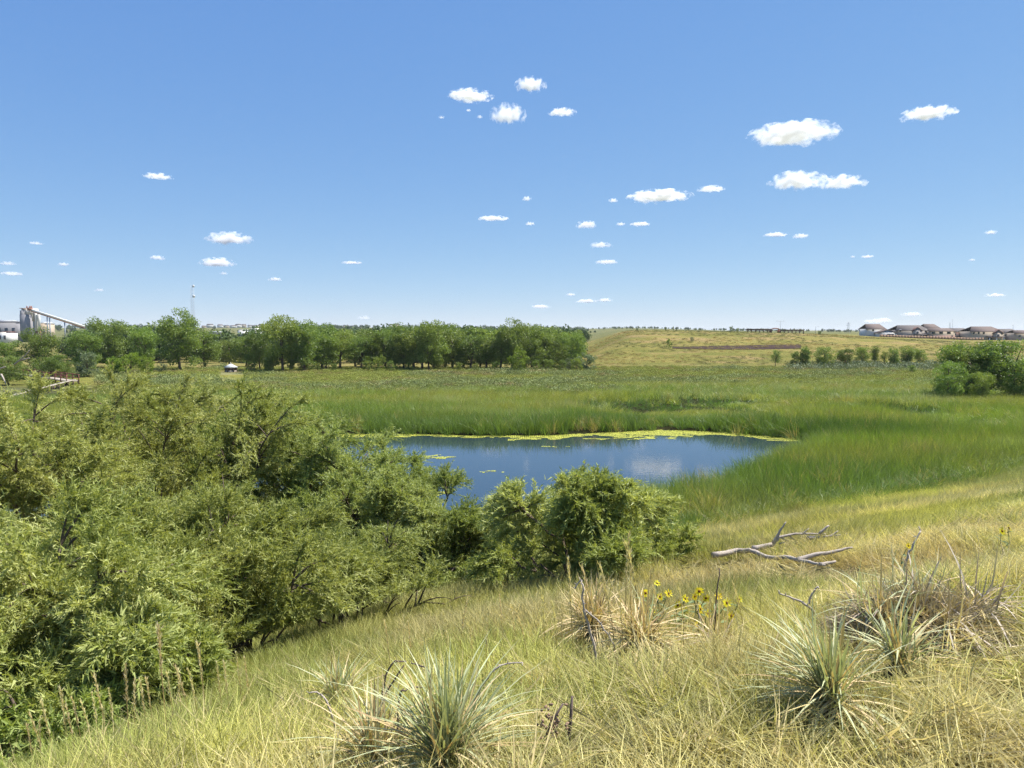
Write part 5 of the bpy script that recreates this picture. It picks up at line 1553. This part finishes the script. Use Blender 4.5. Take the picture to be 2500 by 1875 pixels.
def sunflower(heads, d, root_px, label, seed, group=None, size=1.0):
    r = random.Random(seed)
    b = on(root_px, d)
    root = empty('sunflower', b, label, 'sunflower', group)
    fork = Vector((0, 0, min(.22, max(.03, .45 * min((spot(x, y, d) - b).z for x, y in heads)))))
    Geo().tube([(0, 0, -.05), fork * .5, fork], [.006, .0055, .005], 5).obj('stem', M['herb'], root)
    for i, (px, py) in enumerate(heads):
        t = spot(px, py, d + r.uniform(-.2, .2)) - b
        mid = (fork + t) / 2 + Vector((r.gauss(0, .02), r.gauss(0, .02), -.03))
        Geo().tube([fork, mid, t - Vector((0, 0, .01))], [.0045, .004, .0035], 4).obj('branch', M['herb'], root)
        for q in range(4):
            p = fork + (t - fork) * r.uniform(.1, .85)
            add('leaf', HL, root, p, (r.uniform(-.4, .4), r.uniform(-.5, .3), r.uniform(0, 6.28)), (r.uniform(.6, 1.1),) * 3)
        face = Vector((r.gauss(.35, .35), r.gauss(-.75, .25), r.uniform(.1, .7))).normalized()
        pm, dm = FLW[r.randrange(3)]
        h = bpy.data.objects.new('flower_head', pm); COL.objects.link(h); h.parent = root
        h.location = t + face * .01; h.rotation_euler = face.to_track_quat('Z', 'Y').to_euler(); h.scale = (size * r.uniform(.75, 1.0),) * 3
        add('disc', dm, h)
G4 = 'sunflowers blooming on the slope'
F = lambda l: [(1300 + .407 * x, 1200 + .407 * y) for x, y in l]
sunflower(F([(675, 610), (720, 722), (760, 630)]), 6.0, 1600, 'sunflower with three blooms nearest the dry forked stalk', 1, G4)
sunflower(F([(745, 555), (812, 615)]), 6.3, 1615, 'sunflower holding the topmost bloom of the patch', 2, G4)
sunflower(F([(870, 680), (910, 645), (915, 715)]), 6.0, 1662, 'sunflower with a close pair of blooms in the middle of the patch', 3, G4)
sunflower(F([(968, 628), (1000, 600), (1037, 637)]), 6.2, 1708, 'sunflower with three blooms in a tight arc', 4, G4)
sunflower(F([(1000, 705), (1043, 733), (980, 803)]), 5.8, 1712, 'short sunflower with half-turned blooms below the tight arc', 5, G4)
sunflower(F([(1112, 632), (1163, 670)]), 6.1, 1755, 'sunflower with two blooms beside the straight dark stalk', 6, G4)
sunflower(F([(1187, 745), (1160, 823)]), 5.7, 1775, 'low sunflower with the two lowest blooms of the patch', 7, G4)
sunflower(F([(1235, 650)]), 6.3, 1800, 'sunflower with one bloom at the edge of the patch', 8, G4)
sunflower([(2444, 1297), (2461, 1290)], 7.4, 2470, 'lone sunflower with orange blooms behind the shaggy mound', 9, None, 1.3)
sunflower([(2216, 1333)], 7.2, 2218, 'small sunflower bloom behind the white dead stick', 10, None, .9)
sunflower([(1962, 1808)], 3.6, 1966, 'single low yellow bloom under the fan-shaped yucca', 11, None, .55)
sunflower([(2157, 1866)], 3.3, 2160, 'single low yellow bloom in the dry grass apart from any yucca', 12, None, .55)

# fallen dead branch
def fallen():
    b = hit(1800, 1376, 10, 40)
    d = b.y
    root = empty('fallen_branch', b, 'fallen grey dead branch with forked limbs lying on the slope', 'branch')
    r = random.Random(8)
    def tub(name, pts, r0, r1, par=root, dd=0.0):
        w = []
        for i, (x, y) in enumerate(pts):
            p = spot(x, y, hit(x, y + 5, 8, 40).y if name == 'trunk' else hit(pts[0][0], pts[0][1] + 6, 8, 40).y if par is not root and pts[0][1] > 1390 else d)
            g_ = gz(p.x, p.y)
            w.append(Vector((p.x, p.y, max(p.z, g_ + r1 + .16))) - b)
        ww = []
        for i in range(len(w) - 1):
            for s in range(4): ww.append(w[i].lerp(w[i + 1], s / 4) + Vector([r.gauss(0, r0 * .1) for _ in range(3)]))
        ww.append(w[-1])
        return Geo().tube(ww, np.linspace(r0, r1, len(ww)), 8).obj(name, M['deadwood'], par, smooth=True)
    tr = tub('trunk', [(1740, 1378), (1800, 1366), (1838, 1367), (1872, 1384), (1930, 1392), (1990, 1408), (2012, 1414)], .05, .012)
    tub('limb', [(1848, 1370), (1884, 1332), (1902, 1312), (1942, 1303), (2016, 1304)], .038, .011, tr)
    tub('limb', [(1888, 1326), (1905, 1295), (1919, 1274)], .03, .009, tr)
    tub('limb', [(1944, 1398), (1990, 1385), (2048, 1378), (2081, 1353)], .034, .010, tr)
    tub('limb', [(1836, 1366), (1884, 1363)], .05, .03, tr)
    tub('limb', [(2000, 1304), (2024, 1283)], .03, .014, tr)
    tub('limb', [(2000, 1411), (2040, 1402)], .025, .012, tr)
    for tw in ([(1960, 1303), (1975, 1290)], [(1925, 1307), (1940, 1318)], [(2030, 1380), (2050, 1390)], [(1905, 1312), (1925, 1322)], [(2060, 1370), (2066, 1352)], [(1868, 1350), (1858, 1338)], [(1900, 1388), (1915, 1378)]):
        tub('twig', tw, .014, .006, tr)
    o = tub('limb', [(1970, 1364), (1986, 1362), (1990, 1344), (2006, 1326)], .04, .02, tr)
    tub('limb', [(1995, 1358), (2030, 1310), (2046, 1296)], .02, .01, tr)
    b2 = hit(1600, 1392, 10, 40)
    rt = empty('fallen_pole', b2, 'bleached pole half sunk in the grass beside the small round willow', 'branch')
    w = []
    for x, y in ((1560, 1395), (1600, 1391), (1660, 1382)):
        p = spot(x, y, b2.y); w.append(Vector((p.x, p.y, max(p.z, gz(p.x, p.y) + .16))) - b2)
    Geo().tube(w, [.06, .07, .05], 8).obj('pole', M['deadwood'], rt, smooth=True)
fallen()

# dry tufts
def dry_bush(px, py, R, H, label, mkey, seed, n=900, name='dry_tuft', d=None):
    b = hit(px, py, 2, 40)
    r = np.random.default_rng(seed)
    az = r.uniform(0, 6.283, n); rad = R * np.sqrt(r.uniform(size=n)); 
    P = np.stack([np.cos(az) * rad * .4, np.sin(az) * rad * .4, r.uniform(-.02, H * .3, n)], 1)
    D = np.stack([np.cos(az) * rad / R, np.sin(az) * rad / R, r.uniform(.3, 1.0, n)], 1) + r.normal(0, .3, (n, 3))
    V, Q, var = leaf_tris(P, D, r.uniform(.4, 1, n) * math.hypot(R, H) * .8, np.full(n, .0055), r)
    m = {'pink': M['seed'], 'grey': M['yucca_grey'], 'sage': M['greyleaf']}[mkey]
    o = add(name, mesh_np(name, V, [Q], m, attrs={'var': ('FLOAT', var)}), None, b)
    tag(o, label, 'tuft')
dry_bush(2085, 1580, .28, .22, 'fuzzy greyish-pink dry tuft between the fan-shaped yucca and the mound', 'grey', 1, 1400)
dry_bush(2130, 1600, .22, .18, 'smaller fuzzy dry tuft at the foot of the mound', 'grey', 2, 900)
dry_bush(1325, 1690, .20, .15, 'pale fuzzy dry tuft between the big yucca and the dry yuccas', 'pink', 3, 800)
dry_bush(1745, 1330, .45, .35, 'grey-green sagebrush tuft at the edge of the reeds', 'sage', 4, 1600, 'sage_tuft')

# ------------------------------------------------------------------ clouds (real volumes far out over the plain)
def cloud_material():
    m = bpy.data.materials.new('cloud')
    t, N, L = nt(m)
    out = N.new('ShaderNodeOutputMaterial'); pv = N.new('ShaderNodeVolumePrincipled')
    pv.inputs['Color'].default_value = (1, 1, 1, 1); pv.inputs['Anisotropy'].default_value = .2
    tc = N.new('ShaderNodeTexCoord'); oi = N.new('ShaderNodeObjectInfo')
    mp = N.new('ShaderNodeMapping'); mp.inputs['Location'].default_value = (-1, -1, -1); mp.inputs['Scale'].default_value = (2, 2, 2)
    L.new(tc.outputs['Generated'], mp.inputs[0])
    # aspect-corrected noise space, offset per cloud
    vm = N.new('ShaderNodeVectorMath'); vm.operation = 'MULTIPLY'; vm.inputs[1].default_value = (2.3, 2.3, 1.0); L.new(mp.outputs[0], vm.inputs[0])
    cx = N.new('ShaderNodeCombineXYZ'); mm = N.new('ShaderNodeMath'); mm.operation = 'MULTIPLY'; mm.inputs[1].default_value = 97.0; L.new(oi.outputs['Random'], mm.inputs[0])
    L.new(mm.outputs[0], cx.inputs[0]); L.new(mm.outputs[0], cx.inputs[1])
    va = N.new('ShaderNodeVectorMath'); va.operation = 'ADD'; L.new(vm.outputs[0], va.inputs[0]); L.new(cx.outputs[0], va.inputs[1])
    n1 = N.new('ShaderNodeTexNoise'); n1.inputs['Scale'].default_value = 1.35; n1.inputs['Detail'].default_value = 6; n1.inputs['Roughness'].default_value = .62; L.new(va.outputs[0], n1.inputs['Vector'])
    # falloff, flat underneath
    sx = N.new('ShaderNodeSeparateXYZ'); L.new(mp.outputs[0], sx.inputs[0])
    lo = N.new('ShaderNodeMath'); lo.operation = 'MINIMUM'; lo.inputs[1].default_value = 0; L.new(sx.outputs[2], lo.inputs[0])
    l2 = N.new('ShaderNodeMath'); l2.operation = 'MULTIPLY'; l2.inputs[1].default_value = .9; L.new(lo.outputs[0], l2.inputs[0])
    z2 = N.new('ShaderNodeMath'); z2.operation = 'ADD'; L.new(sx.outputs[2], z2.inputs[0]); L.new(l2.outputs[0], z2.inputs[1])
    cz = N.new('ShaderNodeCombineXYZ'); L.new(sx.outputs[0], cz.inputs[0]); L.new(sx.outputs[1], cz.inputs[1]); L.new(z2.outputs[0], cz.inputs[2])
    ln = N.new('ShaderNodeVectorMath'); ln.operation = 'LENGTH'; L.new(cz.outputs[0], ln.inputs[0])
    a = N.new('ShaderNodeMath'); a.operation = 'MULTIPLY_ADD'; a.inputs[1].default_value = 3.5; a.inputs[2].default_value = -1.05; L.new(n1.outputs[0], a.inputs[0])
    s = N.new('ShaderNodeMath'); s.operation = 'SUBTRACT'; L.new(a.outputs[0], s.inputs[0]); L.new(ln.outputs['Value'], s.inputs[1])
    mr = N.new('ShaderNodeMapRange'); mr.inputs[1].default_value = 0.0; mr.inputs[2].default_value = .55; L.new(s.outputs[0], mr.inputs[0])
    sc_ = N.new('ShaderNodeSeparateColor'); L.new(oi.outputs['Color'], sc_.inputs[0])
    d = N.new('ShaderNodeMath'); d.operation = 'MULTIPLY'; L.new(mr.outputs[0], d.inputs[0]); L.new(sc_.outputs[0], d.inputs[1])
    L.new(d.outputs[0], pv.inputs['Density'])
    L.new(pv.outputs[0], out.inputs['Volume'])
    return m
M['cloud'] = cloud_material()
def cloud_mesh():
    n1, n2 = 16, 8
    V = [(0, 0, -1)]
    for j in range(1, n2):
        e = -math.pi / 2 + math.pi * j / n2
        V += [(math.cos(2 * math.pi * i / n1) * math.cos(e), math.sin(2 * math.pi * i / n1) * math.cos(e), math.sin(e)) for i in range(n1)]
    V.append((0, 0, 1))
    Q = [[1 + j * n1 + i, 1 + j * n1 + (i + 1) % n1, 1 + (j + 1) * n1 + (i + 1) % n1, 1 + (j + 1) * n1 + i] for j in range(n2 - 2) for i in range(n1)]
    T = [[0, 1 + (i + 1) % n1, 1 + i] for i in range(n1)] + [[len(V) - 1, 1 + (n2 - 2) * n1 + i, 1 + (n2 - 2) * n1 + (i + 1) % n1] for i in range(n1)]
    return mesh_np('cloud', np.array(V) * 1.0, [np.array(Q), np.array(T)], M['cloud'])
CM = cloud_mesh()
CLOUDS = [  # centre x, y, width, height on the 2212-wide view, thickness, label
    (1016, 209, 108, 30, 1, 'ragged cloud with a wispy tail beside the round pair'), (1146, 186, 72, 38, 1, 'plump highest cloud of the four that float together'),
    (1097, 250, 84, 50, 1, 'round bright cloud with a torn lower edge'), (1214, 244, 66, 20, .7, 'small flat cloud off the edge of the four that float together'),
    (1712, 292, 200, 54, 1.2, 'biggest cloud, long and white with a humped top'), (2005, 248, 118, 36, 1, 'single white cloud high over the houses'),
    (1722, 394, 128, 46, 1.1, 'slanting white cloud below the biggest one'), (1818, 396, 108, 34, .8, 'torn cloud joined to the slanting white one'),
    (1426, 426, 148, 30, 1.1, 'long flat-based white cloud over the start of the hill'), (1536, 409, 64, 16, .7, 'short cloud just off the tip of the long flat-based one'),
    (494, 518, 104, 34, 1, 'domed white cloud above the radio mast'), (470, 569, 84, 24, .9, 'flat cloud directly under the domed one'),
    (341, 382, 68, 16, .5, 'thin lone wisp of cloud high over the cottonwoods'), (1267, 487, 50, 20, .8, 'small solid cloud over the end of the cottonwood row'),
    (1066, 473, 70, 13, .7, 'low flat sliver of cloud above the middle of the cottonwood row')]
LSM = 'tiny scrap of white cloud low over the plain'
CLOUDS += [(x, y, w, h, k, LSM) for x, y, w, h, k in (
    (1324, 434, 24, 11, .6), (1138, 430, 22, 13, .6), (1145, 484, 24, 10, .5), (1341, 485, 22, 10, .5), (1384, 485, 48, 11, .7), (1298, 531, 54, 16, .4), (1311, 567, 54, 12, .5),
    (1676, 508, 58, 12, .6), (1730, 511, 38, 13, .6), (1874, 555, 28, 8, .6), (1842, 555, 12, 6, .5), (340, 558, 36, 14, .5), (26, 592, 46, 11, .5), (17, 570, 34, 11, .4), (137, 572, 24, 10, .6),
    (78, 526, 34, 8, .3), (760, 568, 46, 8, .5), (594, 604, 30, 10, .6), (1267, 651, 50, 10, .7), (1307, 649, 36, 10, .7), (1169, 663, 46, 10, .6), (1233, 637, 22, 8, .6), (1895, 695, 64, 12, .5),
    (1970, 680, 46, 12, .6), (2140, 503, 28, 12, .5), (2150, 638, 44, 9, .5), (1012, 239, 12, 8, .4), (954, 254, 16, 8, .3), (1037, 253, 14, 9, .4), (787, 687, 34, 12, .35), (215, 627, 24, 8, .3), (483, 591, 20, 8, .3), (2100, 562, 14, 7, .5), (1910, 690, 30, 8, .4))]
for i, (x, y, w, h, k, lab) in enumerate(CLOUDS):
    px, py = x * 2500 / 2212, y * 2500 / 2212
    a, bz_ = ray(px, py)
    dist = min(1300.0 / max(bz_, .02), 22000.0)
    c = spot(px, py, dist)
    sc_ = dist / FPX * 2500 / 2212
    wx, hz = w * sc_ / 2 * 1.0, h * sc_ / 2 * 1.15
    o = add('cloud', CM, None, c, (0, 0, -math.atan2(a, 1)), (wx, max(wx * .6, hz), hz))
    o.color = (k * 4.2 / hz, 0, 0, 1)
    tag(o, lab, 'cloud', 'scraps of cloud over the plain' if lab == LSM else 'clouds over the plain')

# ------------------------------------------------------------------ haze
def haze():
    m = bpy.data.materials.new('haze')
    t, N, L = nt(m)
    out = N.new('ShaderNodeOutputMaterial'); pv = N.new('ShaderNodeVolumePrincipled')
    pv.inputs['Color'].default_value = (.86, .92, 1.0, 1); pv.inputs['Density'].default_value = 0.00007; pv.inputs['Anisotropy'].default_value = .1
    L.new(pv.outputs[0], out.inputs['Volume'])
    g = Geo(); g.box((0, 0, 22), (19000, 19000, 84))
    tag(g.obj('haze', m), 'thin bright summer haze over the plain', 'haze', kind='stuff')
haze()
